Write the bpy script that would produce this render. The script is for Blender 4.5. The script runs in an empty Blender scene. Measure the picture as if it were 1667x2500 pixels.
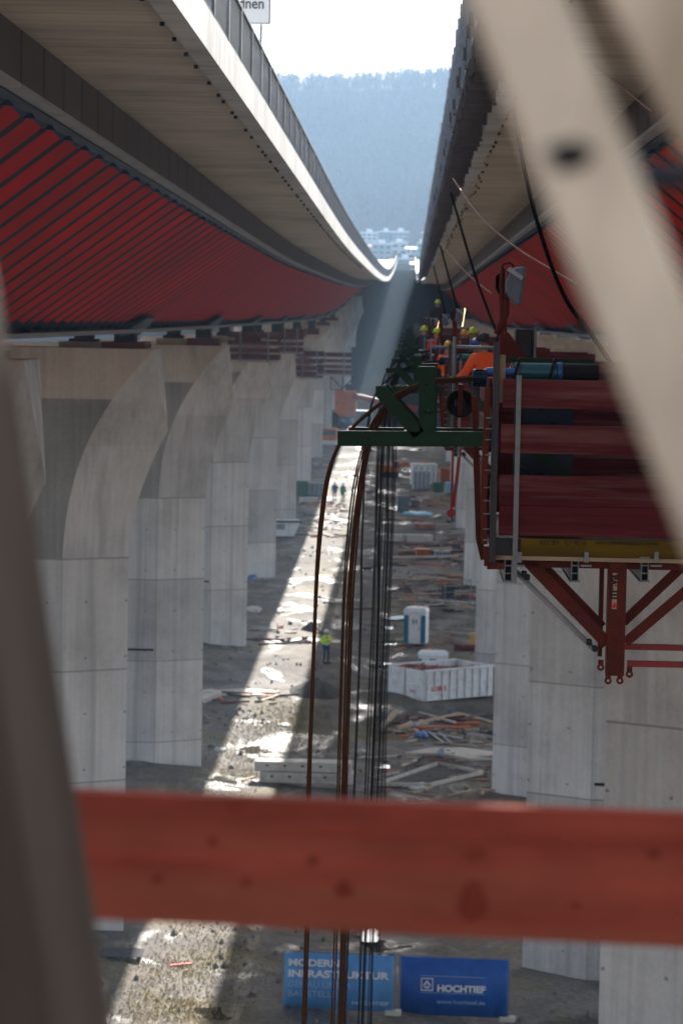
import bpy, bmesh, math, random
import numpy as np
from mathutils import Vector, Matrix
random.seed(7)
rng = np.random.default_rng(11)
S = bpy.context.scene
C = S.collection
# ------------------------------------------------------------------ camera
EYE = 21.0
FPX = 6853.0                                   # focal length in pixels of the 2500 px tall photograph
cam = bpy.data.cameras.new('camera'); camo = bpy.data.objects.new('camera', cam); C.objects.link(camo)
cam.sensor_fit = 'VERTICAL'; cam.sensor_height = 36.0; cam.sensor_width = 36.0
cam.lens = FPX / 2500 * 36
v = Vector(((1000 - 833.5) / FPX, (1250 - 781) / FPX, -1)).normalized()      # bridge axis in camera space
up = Vector((0.021, 1, 0)); up = (up - up.dot(v) * v).normalized()
rt = v.cross(up)
W2C = Matrix((rt, v, up)).transposed()         # world -> camera
camo.matrix_world = Matrix.Translation((0, 0, EYE)) @ W2C.transposed().to_4x4()
cam.clip_start = 0.1; cam.clip_end = 6000
cam.dof.use_dof = True; cam.dof.focus_distance = 22.9; cam.dof.aperture_fstop = 4.6
S.camera = camo
K = 2500 / 2352
def ray(xd, yd):                               # direction of a pixel of the 1568 x 2352 view
    d = Vector(((xd * K - 833.5) / FPX, (1250 - yd * K) / FPX, -1))
    return W2C.transposed() @ d
def at(xd, yd, Y):                             # the point of the place seen there, Y metres ahead
    d = ray(xd, yd); return Vector((0, 0, EYE)) + d * (Y / d.y)
# ------------------------------------------------------------------ light
SUN = Vector((0.2465, 1.58, 1.0)).normalized()
EL = math.asin(SUN.z); AZ = math.atan2(SUN.x, SUN.y)
w = bpy.data.worlds.new('World'); S.world = w; w.use_nodes = True
nt = w.node_tree; bg = nt.nodes['Background']
sky = nt.nodes.new('ShaderNodeTexSky'); sky.sky_type = 'NISHITA'; sky.sun_disc = False
sky.sun_elevation = EL; sky.sun_rotation = AZ; sky.dust_density = 2.5; sky.air_density = 1.0; sky.ozone_density = 1.0
hs = nt.nodes.new('ShaderNodeHueSaturation'); hs.inputs['Saturation'].default_value = .6; nt.links.new(sky.outputs[0], hs.inputs['Color']); nt.links.new(hs.outputs[0], bg.inputs[0]); bg.inputs[1].default_value = 0.10
sl = bpy.data.lights.new('sun', 'SUN'); sl.energy = 5.0; sl.angle = math.radians(0.5); sl.color = (1, 0.95, 0.87)
so = bpy.data.objects.new('sun', sl); C.objects.link(so)
so.rotation_euler = (-SUN).to_track_quat('-Z', 'Y').to_euler(); so.location = (0, 0, 300)
S.view_settings.view_transform = 'Standard'; S.view_settings.look = 'None'
S.view_settings.gamma = 1; S.view_settings.use_curve_mapping = False
S.view_settings.exposure = 1.72
S.cycles.use_denoising = True
S.cycles.max_bounces = 8; S.cycles.volume_bounces = 1; S.cycles.sample_clamp_indirect = 6
S.cycles.use_adaptive_sampling = False
# ------------------------------------------------------------------ helpers
def link(name, data, parent=None):
    o = bpy.data.objects.new(name, data); C.objects.link(o)
    if parent: o.parent = parent
    return o
def tag(o, label=None, cat=None, group=None, kind=None):
    if label: o['label'] = label
    if cat: o['category'] = cat
    if group: o['group'] = group
    if kind: o['kind'] = kind
    return o
def empty(name, loc=(0, 0, 0), rz=0):
    o = link(name, None); o.location = loc; o.rotation_euler = (0, 0, rz); o.empty_display_size = .2; return o
def copy_tree(o, parent=None):
    c = o.copy(); C.objects.link(c)
    if parent: c.parent = parent
    for ch in list(o.children): copy_tree(ch, c)
    return c
class MB:
    def __init__(s): s.v = []; s.f = []; s.m = []
    def add(s, vs, fs, m=0):
        n = len(s.v); s.v += [tuple(p) for p in vs]; s.f += [tuple(i + n for i in f) for f in fs]; s.m += [m] * len(fs); return s
    def box(s, x0, x1, y0, y1, z0, z1, m=0):
        return s.add([(x0, y0, z0), (x1, y0, z0), (x1, y1, z0), (x0, y1, z0), (x0, y0, z1), (x1, y0, z1), (x1, y1, z1), (x0, y1, z1)],
                     [(0, 3, 2, 1), (4, 5, 6, 7), (0, 1, 5, 4), (1, 2, 6, 5), (2, 3, 7, 6), (3, 0, 4, 7)], m)
    def bar(s, p, q, wd, hd, upv=(0, 0, 1)):
        p = Vector(p); q = Vector(q); d = (q - p).normalized(); u = Vector(upv)
        if abs(d.dot(u)) > .99: u = Vector((0, 1, 0))
        a = d.cross(u).normalized() * wd / 2; b = a.cross(d).normalized() * hd / 2
        vs = [p - a - b, p + a - b, p + a + b, p - a + b, q - a - b, q + a - b, q + a + b, q - a + b]
        return s.add(vs, [(0, 3, 2, 1), (4, 5, 6, 7), (0, 1, 5, 4), (1, 2, 6, 5), (2, 3, 7, 6), (3, 0, 4, 7)])
    def tube(s, pts, r, n=8, cap=True):
        pts = [Vector(p) for p in pts]; rs = r if isinstance(r, (list, tuple)) else [r] * len(pts)
        rings = []; prev = None
        for i, p in enumerate(pts):
            d = (pts[min(i + 1, len(pts) - 1)] - pts[max(i - 1, 0)]).normalized()
            if prev is None:
                u = Vector((0, 0, 1)) if abs(d.z) < .9 else Vector((0, 1, 0))
                a = d.cross(u).normalized()
            else:
                a = (prev - prev.dot(d) * d).normalized()
            prev = a; b = d.cross(a)
            rings.append([p + (a * math.cos(t) + b * math.sin(t)) * rs[i] for t in [2 * math.pi * k / n for k in range(n)]])
        vs = [q for rg in rings for q in rg]; fs = []
        for i in range(len(pts) - 1):
            for k in range(n):
                fs.append((i * n + k, i * n + (k + 1) % n, (i + 1) * n + (k + 1) % n, (i + 1) * n + k))
        if cap: fs += [tuple(range(n - 1, -1, -1)), tuple((len(pts) - 1) * n + k for k in range(n))]
        return s.add(vs, fs)
    def loft(s, rings, closed=True, cap=True, m=0):
        n = len(rings[0]); vs = [p for r in rings for p in r]; fs = []
        for i in range(len(rings) - 1):
            for k in range(n if closed else n - 1):
                fs.append((i * n + k, i * n + (k + 1) % n, (i + 1) * n + (k + 1) % n, (i + 1) * n + k))
        if cap and closed: fs += [tuple(range(n - 1, -1, -1)), tuple((len(rings) - 1) * n + k for k in range(n))]
        return s.add(vs, fs, m)
    def plate(s, p, du, dv, L, H, holes, r):       # flat plate with real round holes along its length
        p = Vector(p); du = Vector(du); dv = Vector(dv); x = 0
        hs = sorted(holes); P = lambda a, b: p + du * a + dv * b
        for hx, hy in hs:
            x0, x1 = hx - .02, hx + .02
            if x0 > x + 1e-4: s.add([P(x, 0), P(x0, 0), P(x0, H), P(x, H)], [(0, 1, 2, 3)])
            out = [P(x1, hy), P(x1, H), P(hx, H), P(x0, H), P(x0, hy), P(x0, 0), P(hx, 0), P(x1, 0)]
            inn = [P(hx + r * math.cos(k * math.pi / 4), hy + r * math.sin(k * math.pi / 4)) for k in range(8)]
            s.add(out + inn, [(k, (k + 1) % 8, 8 + (k + 1) % 8, 8 + k) for k in range(8)]); x = x1
        if x < L: s.add([P(x, 0), P(L, 0), P(L, H), P(x, H)], [(0, 1, 2, 3)])
        return s
    def build(s, name, mats, parent=None, smooth=False, bevel=0, solid=0):
        me = bpy.data.meshes.new(name); me.from_pydata(s.v, [], s.f)
        mats = mats if isinstance(mats, (list, tuple)) else [mats]
        for m in mats: me.materials.append(m)
        if len(mats) > 1: me.polygons.foreach_set('material_index', s.m)
        if smooth: me.polygons.foreach_set('use_smooth', [True] * len(me.polygons))
        me.validate(); me.update()
        if not solid:
            bm = bmesh.new(); bm.from_mesh(me); bmesh.ops.recalc_face_normals(bm, faces=bm.faces); bm.to_mesh(me); bm.free()
        o = link(name, me, parent)
        if solid:
            md = o.modifiers.new('thick', 'SOLIDIFY'); md.thickness = solid; md.offset = 0
        if bevel:
            md = o.modifiers.new('bevel', 'BEVEL'); md.width = bevel; md.segments = 2; md.limit_method = 'ANGLE'
        return o
# ------------------------------------------------------------------ materials
def N(t, typ, **kw):
    n = t.nodes.new(typ)
    for k, val in kw.items():
        if k.startswith('i_'): n.inputs[int(k[2:]) if k[2:].isdigit() else k[2:]].default_value = val
        else: setattr(n, k, val)
    return n
def newmat(name):
    m = bpy.data.materials.new(name); m.use_nodes = True; t = m.node_tree
    return m, t, t.nodes['Principled BSDF']
def coords(t, scale=(1, 1, 1), rand=True):
    tc = N(t, 'ShaderNodeTexCoord'); mp = N(t, 'ShaderNodeMapping'); mp.inputs['Scale'].default_value = scale
    t.links.new(tc.outputs['Object'], mp.inputs[0])
    if rand:
        oi = N(t, 'ShaderNodeObjectInfo'); mu = N(t, 'ShaderNodeMath', operation='MULTIPLY'); mu.inputs[1].default_value = 57.0
        t.links.new(oi.outputs['Random'], mu.inputs[0]); t.links.new(mu.outputs[0], mp.inputs['Location'])
    return mp.outputs[0]
def noise(t, vec, scale, detail=4, rough=.6, dist=0):
    n = N(t, 'ShaderNodeTexNoise'); n.inputs['Scale'].default_value = scale; n.inputs['Detail'].default_value = detail
    n.inputs['Roughness'].default_value = rough; n.inputs['Distortion'].default_value = dist
    t.links.new(vec, n.inputs['Vector']); return n.outputs['Fac']
def ramp(t, fac, stops):
    r = N(t, 'ShaderNodeValToRGB'); e = r.color_ramp.elements
    while len(e) > 1: e.remove(e[-1])
    for i, (p, c) in enumerate(stops):
        el = e[0] if i == 0 else e.new(p)
        el.position = p; el.color = (*c, 1) if len(c) == 3 else c
    t.links.new(fac, r.inputs[0]); return r.outputs[0]
def mix(t, fac, a, b, mode='MIX'):
    n = N(t, 'ShaderNodeMix', data_type='RGBA', blend_type=mode)
    for sck, val in ((n.inputs[0], fac), (n.inputs[6], a), (n.inputs[7], b)):
        if hasattr(val, 'links'): t.links.new(val, sck)
        elif isinstance(val, (int, float)): sck.default_value = val
        else: sck.default_value = (*val, 1)
    return n.outputs[2]
def math_(t, op, a, b=None):
    n = N(t, 'ShaderNodeMath', operation=op)
    for i, val in enumerate((a, b)):
        if val is None: continue
        if hasattr(val, 'links'): t.links.new(val, n.inputs[i])
        else: n.inputs[i].default_value = val
    return n.outputs[0]
def bump(t, b, h, strength=.3, dist=.02):
    n = N(t, 'ShaderNodeBump'); n.inputs['Strength'].default_value = strength; n.inputs['Distance'].default_value = dist
    t.links.new(h, n.inputs['Height']); t.links.new(n.outputs[0], b.inputs['Normal'])
def sc(c, k): return tuple(min(1, x * k) for x in c)
def mat(name, col, rough=.6, metal=0, scale=6, var=.35, bmp=.15, stretch=(1, 1, 1), dirt=None, emit=None):
    m, t, b = newmat(name); vec = coords(t, stretch)
    f = noise(t, vec, scale)
    c = ramp(t, f, [(.25, sc(col, 1 - var)), (.5, col), (.78, sc(col, 1 + var))])
    if dirt:
        f2 = noise(t, vec, scale * .35, 5, .7)
        c = mix(t, ramp(t, f2, [(.5, (0, 0, 0)), (.68, (1, 1, 1))]), c, dirt)
    t.links.new(c, b.inputs['Base Color']); b.inputs['Roughness'].default_value = rough; b.inputs['Metallic'].default_value = metal
    t.links.new(math_(t, 'ADD', math_(t, 'MULTIPLY', f, .3), rough - .15), b.inputs['Roughness'])
    if bmp: bump(t, b, f, bmp)
    if emit:
        b.inputs['Emission Color'].default_value = (*emit[0], 1); b.inputs['Emission Strength'].default_value = emit[1]
    return m
def concrete(name, col, lines=True, lift=3.8, z0=-7.06, streak=5.0):
    m, t, b = newmat(name)
    tc = N(t, 'ShaderNodeTexCoord'); sp = N(t, 'ShaderNodeSeparateXYZ'); t.links.new(tc.outputs['Object'], sp.inputs[0])
    vec = coords(t, (1, 1, 1)); vs = coords(t, (streak, streak, .12))
    big = noise(t, vec, .35, 5, .65); fine = noise(t, vec, 9, 5, .7); st = noise(t, vs, 1.3, 4, .6)
    c = ramp(t, big, [(.28, sc(col, .72)), (.5, col), (.75, sc(col, 1.18))])
    c = mix(t, .35, c, ramp(t, st, [(.3, (.35, .34, .33)), (.7, (.72, .72, .73))]), 'OVERLAY')
    c = mix(t, .25, c, ramp(t, fine, [(.3, (.3, .3, .3)), (.7, (.7, .7, .7))]), 'OVERLAY')
    run = noise(t, coords(t, (2.2, 2.2, .05)), 1.0, 3, .5)
    c = mix(t, math_(t, 'MULTIPLY', ramp(t, run, [(.52, (0, 0, 0)), (.72, (1, 1, 1))]), .5), c, sc(col, .5))
    if lines:
        z = math_(t, 'DIVIDE', math_(t, 'SUBTRACT', sp.outputs[2], z0), -lift)      # 0 at the first joint, 1 per pour
        fr = math_(t, 'FRACT', z)
        below = math_(t, 'GREATER_THAN', z, -.004); ln = math_(t, 'MULTIPLY', math_(t, 'LESS_THAN', fr, .014), below)
        fl = N(t, 'ShaderNodeTexWhiteNoise', noise_dimensions='2D')
        cb = N(t, 'ShaderNodeCombineXYZ'); t.links.new(math_(t, 'FLOOR', z), cb.inputs[0])
        oi = N(t, 'ShaderNodeObjectInfo'); t.links.new(oi.outputs['Random'], cb.inputs[1]); t.links.new(cb.outputs[0], fl.inputs[0])
        tone = math_(t, 'ADD', math_(t, 'MULTIPLY', fl.outputs[0], .32), .82)
        tn = N(t, 'ShaderNodeCombineColor')
        for i in range(3): t.links.new(tone, tn.inputs[i])
        c = mix(t, 1.0, c, tn.outputs[0], 'MULTIPLY')
        c = mix(t, math_(t, 'MULTIPLY', ln, .62), c, sc(col, .3))
        # tie holes on a regular grid
        fx = math_(t, 'SUBTRACT', math_(t, 'FRACT', math_(t, 'DIVIDE', sp.outputs[0], 1.27)), .5)
        fz = math_(t, 'SUBTRACT', math_(t, 'FRACT', math_(t, 'DIVIDE', sp.outputs[2], 1.9)), .5)
        dd = math_(t, 'SQRT', math_(t, 'ADD', math_(t, 'POWER', math_(t, 'MULTIPLY', fx, 1.27), 2), math_(t, 'POWER', math_(t, 'MULTIPLY', fz, 1.9), 2)))
        c = mix(t, math_(t, 'MULTIPLY', math_(t, 'MULTIPLY', math_(t, 'LESS_THAN', dd, .043), .55), below), c, (.05, .05, .05))
        sm = math_(t, 'LESS_THAN', math_(t, 'ABSOLUTE', math_(t, 'SUBTRACT', math_(t, 'ABSOLUTE', sp.outputs[0]), 2.40)), .035)
        c = mix(t, math_(t, 'MULTIPLY', math_(t, 'MULTIPLY', sm, below), .32), c, sc(col, .35))
    t.links.new(c, b.inputs['Base Color']); b.inputs['Roughness'].default_value = .82
    bump(t, b, math_(t, 'ADD', st, math_(t, 'MULTIPLY', fine, .6)), .25, .02)
    return m
def wood(name, col, dark, axis='x', rough=.75, knots=True, grain=1.0, worn=None, big_s=1.6, amp=.3):
    m, t, b = newmat(name)
    stv = {'x': (.5, 9, 9), 'y': (9, .5, 9), 'z': (9, 9, .5)}[axis]
    knv = {'x': (1.1, 4, 4), 'y': (4, 1.1, 4), 'z': (4, 4, 1.1)}[axis]
    vec = coords(t, stv); f = noise(t, vec, 2.2 * grain, 5, .6, .6); big = noise(t, coords(t, {'x': (.4, 1, 1), 'y': (1, .4, 1), 'z': (1, 1, .4)}[axis]), big_s, 4, .6)
    c = ramp(t, f, [(.3, dark), (.55, col), (.8, sc(col, 1.25))])
    c = mix(t, .5, c, ramp(t, big, [(.32, sc(col, .9 - amp)), (.68, sc(col, 1 + amp))]))
    if worn:
        c = mix(t, ramp(t, noise(t, coords(t, tuple(x * .35 for x in stv)), 1.5, 5, .7), [(.48, (0, 0, 0)), (.7, (1, 1, 1))]), c, worn)
    if knots:
        vo = N(t, 'ShaderNodeTexVoronoi'); vo.inputs['Scale'].default_value = 1.3; t.links.new(coords(t, knv), vo.inputs['Vector'])
        c = mix(t, ramp(t, vo.outputs['Distance'], [(.05, (.85, .85, .85)), (.13, (0, 0, 0))]), c, sc(dark, .45))
    t.links.new(c, b.inputs['Base Color']); b.inputs['Roughness'].default_value = rough
    bump(t, b, f, .3, .005); return m
M = {}
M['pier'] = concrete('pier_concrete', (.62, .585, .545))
M['pier_shade'] = concrete('pier_shade_concrete', (.47, .45, .42))  # broad shaft faces: their shade put into a darker concrete colour
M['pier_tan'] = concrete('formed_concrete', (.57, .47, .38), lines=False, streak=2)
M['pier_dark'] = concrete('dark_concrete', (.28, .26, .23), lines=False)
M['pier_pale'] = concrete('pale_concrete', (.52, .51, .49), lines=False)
M['soffit'] = None
def soffit(name, col):
    m, t, b = newmat(name)
    tc = N(t, 'ShaderNodeTexCoord'); sp = N(t, 'ShaderNodeSeparateXYZ'); t.links.new(tc.outputs['Object'], sp.inputs[0])
    vec = coords(t); big = noise(t, vec, .3, 5, .65)
    st = noise(t, coords(t, (.12, 3, .5)), 1.2, 4, .65)
    c = ramp(t, big, [(.3, sc(col, .7)), (.5, col), (.75, sc(col, 1.2))])
    c = mix(t, .55, c, ramp(t, st, [(.3, (.28, .27, .26)), (.7, (.72, .72, .72))]), 'OVERLAY')
    fr = math_(t, 'FRACT', math_(t, 'DIVIDE', sp.outputs[1], 2.2))
    c = mix(t, math_(t, 'MULTIPLY', math_(t, 'LESS_THAN', fr, .018), .6), c, sc(col, .25))
    t.links.new(c, b.inputs['Base Color']); b.inputs['Roughness'].default_value = .85; bump(t, b, st, .2, .02); return m
M['soffit'] = soffit('soffit_concrete', (.60, .51, .40))
M['fascia'] = soffit('fascia_concrete', (.58, .57, .55))
M['red_web'] = mat('red_paint', (.58, .013, .016), .65, 0, .5, .32, .03, dirt=(.40, .02, .022))
M['red_web'].node_tree.nodes['Principled BSDF'].inputs['Specular IOR Level'].default_value = .12
M['red_web_lit'] = mat('red_paint_lit', (.62, .030, .014), .65, 0, .5, .32, .03, dirt=(.45, .03, .015))  # same red paint; light on the right web put into its colour
M['red_web_lit'].node_tree.nodes['Principled BSDF'].inputs['Specular IOR Level'].default_value = .12
M['fold_dark'] = mat('dark_fold', (.030, .012, .022), .7, 0, 2, .25, .03)  # valleys and outer flats of the web, darker than its slopes
M['fold_dark'].node_tree.nodes['Principled BSDF'].inputs['Specular IOR Level'].default_value = .1
M['navy'] = mat('navy_paint', (.022, .045, .09), .5, 0, 2, .25, .03)
M['flange'] = mat('grey_paint', (.22, .23, .25), .5, 0, 2, .2, .03)
M['panel'] = mat('brown_panel', (.115, .095, .092), .7, 0, 1.5, .25, .1)
M['panel_edge'] = mat('pale_panel_edge', (.36, .36, .37), .6, 0, 2, .2, .05)
M['steel'] = mat('galvanised_steel', (.22, .23, .25), .5, .3, 9, .25, .08)
M['darksteel'] = mat('dark_steel', (.035, .035, .04), .6, .1, 8, .35, .1, dirt=(.05, .04, .035))
M['bluesteel'] = mat('blue_grey_steel', (.13, .17, .22), .5, .3, 8, .3, .1)
M['red_steel'] = mat('red_lacquered_steel', (.125, .016, .008), .55, 0, 7, .35, .06, dirt=(.065, .016, .01))
M['red_bright'] = mat('bright_red_paint', (.30, .012, .014), .45, 0, 5, .2, .05)
M['green_steel'] = mat('dark_green_paint', (.0045, .031, .013), .42, 0, 9, .3, .04)
M['teal'] = mat('teal_paint', (.012, .11, .13), .35, .1, 6, .25, .05)
M['blue'] = mat('blue_paint', (.03, .12, .36), .35, .1, 6, .25, .05)
M['navyblack'] = mat('blue_black_paint', (.012, .022, .05), .3, .2, 6, .3, .05)
M['rust'] = mat('rusty_strand', (.085, .033, .015), .6, .4, 30, .4, .3)
M['darkstrand'] = mat('dark_strand', (.022, .02, .021), .55, .4, 30, .4, .3)
M['black'] = mat('black_rubber', (.012, .012, .013), .6, 0, 8, .3, .05)
M['orange_rope'] = mat('orange_rope', (.20, .045, .006), .7, 0, 20, .3, .2)
M['redboard'] = wood('red_stained_board', (.12, .017, .022), (.035, .006, .008), 'x', .9, worn=(.23, .10, .09))
M['redboard_side'] = wood('red_stained_side_board', (.10, .017, .018), (.045, .01, .01), 'y', .9)
M['greyboard'] = wood('weathered_grey_board', (.075, .07, .075), (.035, .033, .036), 'z', .9, knots=False)
M['fore_red'] = wood('red_orange_guard_board', (.29, .050, .028), (.15, .021, .012), 'x', .9, worn=(.21, .07, .035), big_s=7, amp=.4)
M['fore_pale'] = wood('pale_timber', (.74, .56, .41), (.38, .25, .16), 'z', .9, big_s=9, amp=.42)
M['fore_dark'] = wood('grey_brown_timber', (.088, .062, .046), (.045, .032, .025), 'z', .95, big_s=5, amp=.4)
M['timber'] = wood('raw_timber', (.42, .30, .19), (.26, .17, .10), 'x')
M['yellow_beam'] = wood('yellow_formwork_beam', (.17, .10, .005), (.07, .04, .005), 'x', .8, knots=False, worn=(.07, .04, .012))
M['white'] = mat('white_plastic', (.78, .79, .80), .4, 0, 4, .08, .02)
M['white_paint'] = mat('white_paint', (.72, .72, .72), .5, 0, 4, .12, .05, dirt=(.5, .46, .42))
M['toilet_blue'] = mat('toilet_blue', (.02, .14, .27), .4, 0, 4, .15, .02)
M['ink'] = mat('black_ink', (.02, .02, .022), .6, 0, 4, .1, 0)
M['sign_face'] = mat('sign_white', (.62, .66, .70), .4, 0, 4, .05, 0)
M['sign_blue'] = mat('sign_border_blue', (.02, .03, .12), .4, 0, 4, .05, 0)
M['banner_blue'] = mat('banner_blue', (.012, .10, .40), .45, 0, 3, .18, .08)
M['banner_light'] = mat('banner_light_blue', (.10, .30, .60), .45, 0, 3, .15, .08)
M['print_white'] = mat('printed_white', (.75, .77, .8), .5, 0, 4, .06, 0)
M['print_pale'] = mat('printed_pale_blue', (.32, .48, .68), .5, 0, 4, .06, 0)
M['logo_red'] = mat('printed_red', (.55, .03, .03), .5, 0, 4, .1, 0)
M['orange'] = mat('orange_machine_paint', (.62, .13, .015), .45, 0, 3, .25, .05, dirt=(.3, .08, .03))
M['hivis_orange'] = mat('hivis_orange', (.95, .11, .012), .7, 0, 12, .15, .2)
M['hivis_yellow'] = mat('hivis_yellow', (.55, .85, .03), .7, 0, 12, .15, .2)
M['hivis_red'] = mat('red_jacket', (.65, .025, .03), .7, 0, 12, .2, .2)
M['denim'] = mat('blue_work_trousers', (.03, .055, .12), .8, 0, 12, .3, .2)
M['darkcloth'] = mat('dark_trousers', (.025, .027, .035), .8, 0, 12, .3, .2)
M['skin'] = mat('skin', (.45, .24, .16), .55, 0, 6, .12, .03)
M['hel_white'] = mat('white_helmet', (.75, .76, .77), .35, 0, 4, .05, 0)
M['hel_yellow'] = mat('yellow_green_helmet', (.60, .80, .02), .35, 0, 4, .05, 0)
M['hel_gold'] = mat('golden_helmet', (.75, .40, .02), .35, 0, 4, .05, 0)
M['hel_blue'] = mat('blue_helmet', (.02, .08, .38), .35, 0, 4, .05, 0)
M['hel_black'] = mat('black_cap', (.015, .014, .016), .7, 0, 4, .1, .1)
M['lamp_grey'] = mat('lamp_grey', (.12, .14, .18), .6, 0, 5, .12, .03)
M['lamp_lit'] = mat('lamp_glow', (.9, .7, .4), .4, 0, 4, .05, 0, emit=((1, .62, .28), 2.5))
M['slab'] = mat('cast_concrete', (.52, .47, .40), .8, 0, 3, .2, .3, dirt=(.33, .29, .24))
M['soil'] = mat('dark_soil', (.045, .036, .030), .9, 0, 5, .4, .9)
M['greenbox'] = mat('green_box', (.03, .16, .07), .6, 0, 4, .25, .1)
M['tarp'] = mat('blue_tarpaulin', (.25, .50, .65), .5, 0, 4, .2, .3)
M['greybox'] = mat('grey_crate', (.22, .24, .27), .6, 0, 4, .25, .1)
M['sack'] = mat('pale_sack', (.62, .61, .58), .7, 0, 4, .2, .4)
M['house_white'] = mat('white_render', (.5, .5, .49), .8, 0, .4, .08, .05)
M['house_grey'] = mat('pale_grey_render', (.30, .32, .36), .8, 0, .4, .1, .05)
M['house_blue'] = mat('blue_cladding', (.10, .18, .30), .7, 0, .4, .1, .05)
M['house_mint'] = mat('mint_cladding', (.10, .40, .34), .7, 0, .4, .1, .05)
M['roof'] = mat('pale_flat_roof', (.68, .68, .68), .6, 0, .4, .1, .05)
M['roof_red'] = mat('red_roof', (.35, .08, .06), .7, 0, .4, .2, .05)
M['glass'] = mat('window_glass', (.06, .08, .10), .12, 0, 2, .2, 0)
M['bark'] = mat('bare_wood', (.085, .066, .055), .9, 0, .02, .5, 0)
for k_ in ('red_steel', 'green_steel', 'redboard', 'redboard_side', 'greyboard', 'yellow_beam', 'darksteel', 'navyblack', 'black', 'darkstrand', 'bark', 'navy', 'panel', 'fore_red', 'fore_pale', 'fore_dark', 'rust', 'ink'):
    M[k_].node_tree.nodes['Principled BSDF'].inputs['Specular IOR Level'].default_value = .18
M['railing'] = mat('dark_railing', (.045, .052, .065), .5, .2, 8, .3, .1)
# ------------------------------------------------------------------ terrain
def gz(x, y):
    y = np.asarray(y, float); x = np.asarray(x, float)
    z = np.interp(y, [-420, -300, -160, -70, 100, 131, 167, 203, 275, 300, 470, 548, 800, 1000, 1180, 1330, 1480, 1640, 1750, 1900, 2400],
                  [110, 85, 42, 0, 0, -.05, 1.6, 2.3, 4.6, 5.2, 11, 30.5, 35, 46, 60, 88, 122, 150, 158, 156, 120])  # rise behind the camera is unseen, added to block sky light
    return z - .072 * (np.clip(x, -12, 9) + 9.3) * np.clip((230 - y) / 60, 0, 1) * np.clip((y + 60) / 60, 0, 1)
def relief(x, y):
    r = np.zeros(np.broadcast(x, y).shape)
    g = np.random.default_rng(5)
    for k in range(26):
        wl = g.uniform(1.6, 14); a = g.uniform(0, math.pi * 2); ph = g.uniform(0, 6.28)
        r += math.sqrt(wl) * .009 * np.sin((x * math.cos(a) + y * math.sin(a)) * 2 * math.pi / wl + ph)
    far = np.clip((np.abs(y - 180) - 200) / 60, 0, 1)
    return r * (1 - far)
def G(x, y): return float(gz(x, y) + relief(np.array([x]), np.array([y]))[0])
def on(xd, yd):                                     # ground point seen at a pixel
    d = ray(xd, yd); o = Vector((0, 0, EYE)); lo, hi = 40.0, 1600.0
    for _ in range(60):
        md = (lo + hi) / 2; p = o + d * (md / d.y)
        if p.z > float(gz(p.x, p.y)): lo = md
        else: hi = md
    p = o + d * (lo / d.y); p.z = G(p.x, p.y); return p
def ppm(p): return FPX / K / p.y                    # view pixels per metre at a point
xs = np.concatenate([np.arange(-900, -34, 24), np.arange(-34, 24, .5), np.arange(24, 900, 24)])
ys = np.concatenate([np.arange(-420, 60, 15), np.arange(60, 330, .5), np.arange(330, 660, 4), np.arange(660, 2420, 20)])
XX, YY = np.meshgrid(xs, ys); ZZ = gz(XX, YY) + relief(XX, YY)
ZZ += np.where(YY > 1100, np.sin(XX * .013 + YY * .004) * 9 * np.clip((YY - 1100) / 500, 0, 1) - XX * .05 * np.clip((YY - 1100) / 500, 0, 1), 0)
nx, ny = len(xs), len(ys)
idx = np.arange(nx * ny).reshape(ny, nx)
fc = np.stack([idx[:-1, :-1], idx[:-1, 1:], idx[1:, 1:], idx[1:, :-1]], -1).reshape(-1, 4)
def bigmesh(name, vv, ff, m, smooth=True):
    me = bpy.data.meshes.new(name); k = ff.shape[1]
    me.vertices.add(len(vv)); me.vertices.foreach_set('co', np.asarray(vv, np.float32).ravel())
    me.loops.add(ff.size); me.loops.foreach_set('vertex_index', ff.astype(np.int32).ravel())
    me.polygons.add(len(ff)); me.polygons.foreach_set('loop_start', np.arange(0, ff.size, k, dtype=np.int32))
    me.polygons.foreach_set('use_smooth', np.full(len(ff), smooth))
    me.materials.append(m); me.update(calc_edges=True); me.validate(); return link(name, me)
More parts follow.
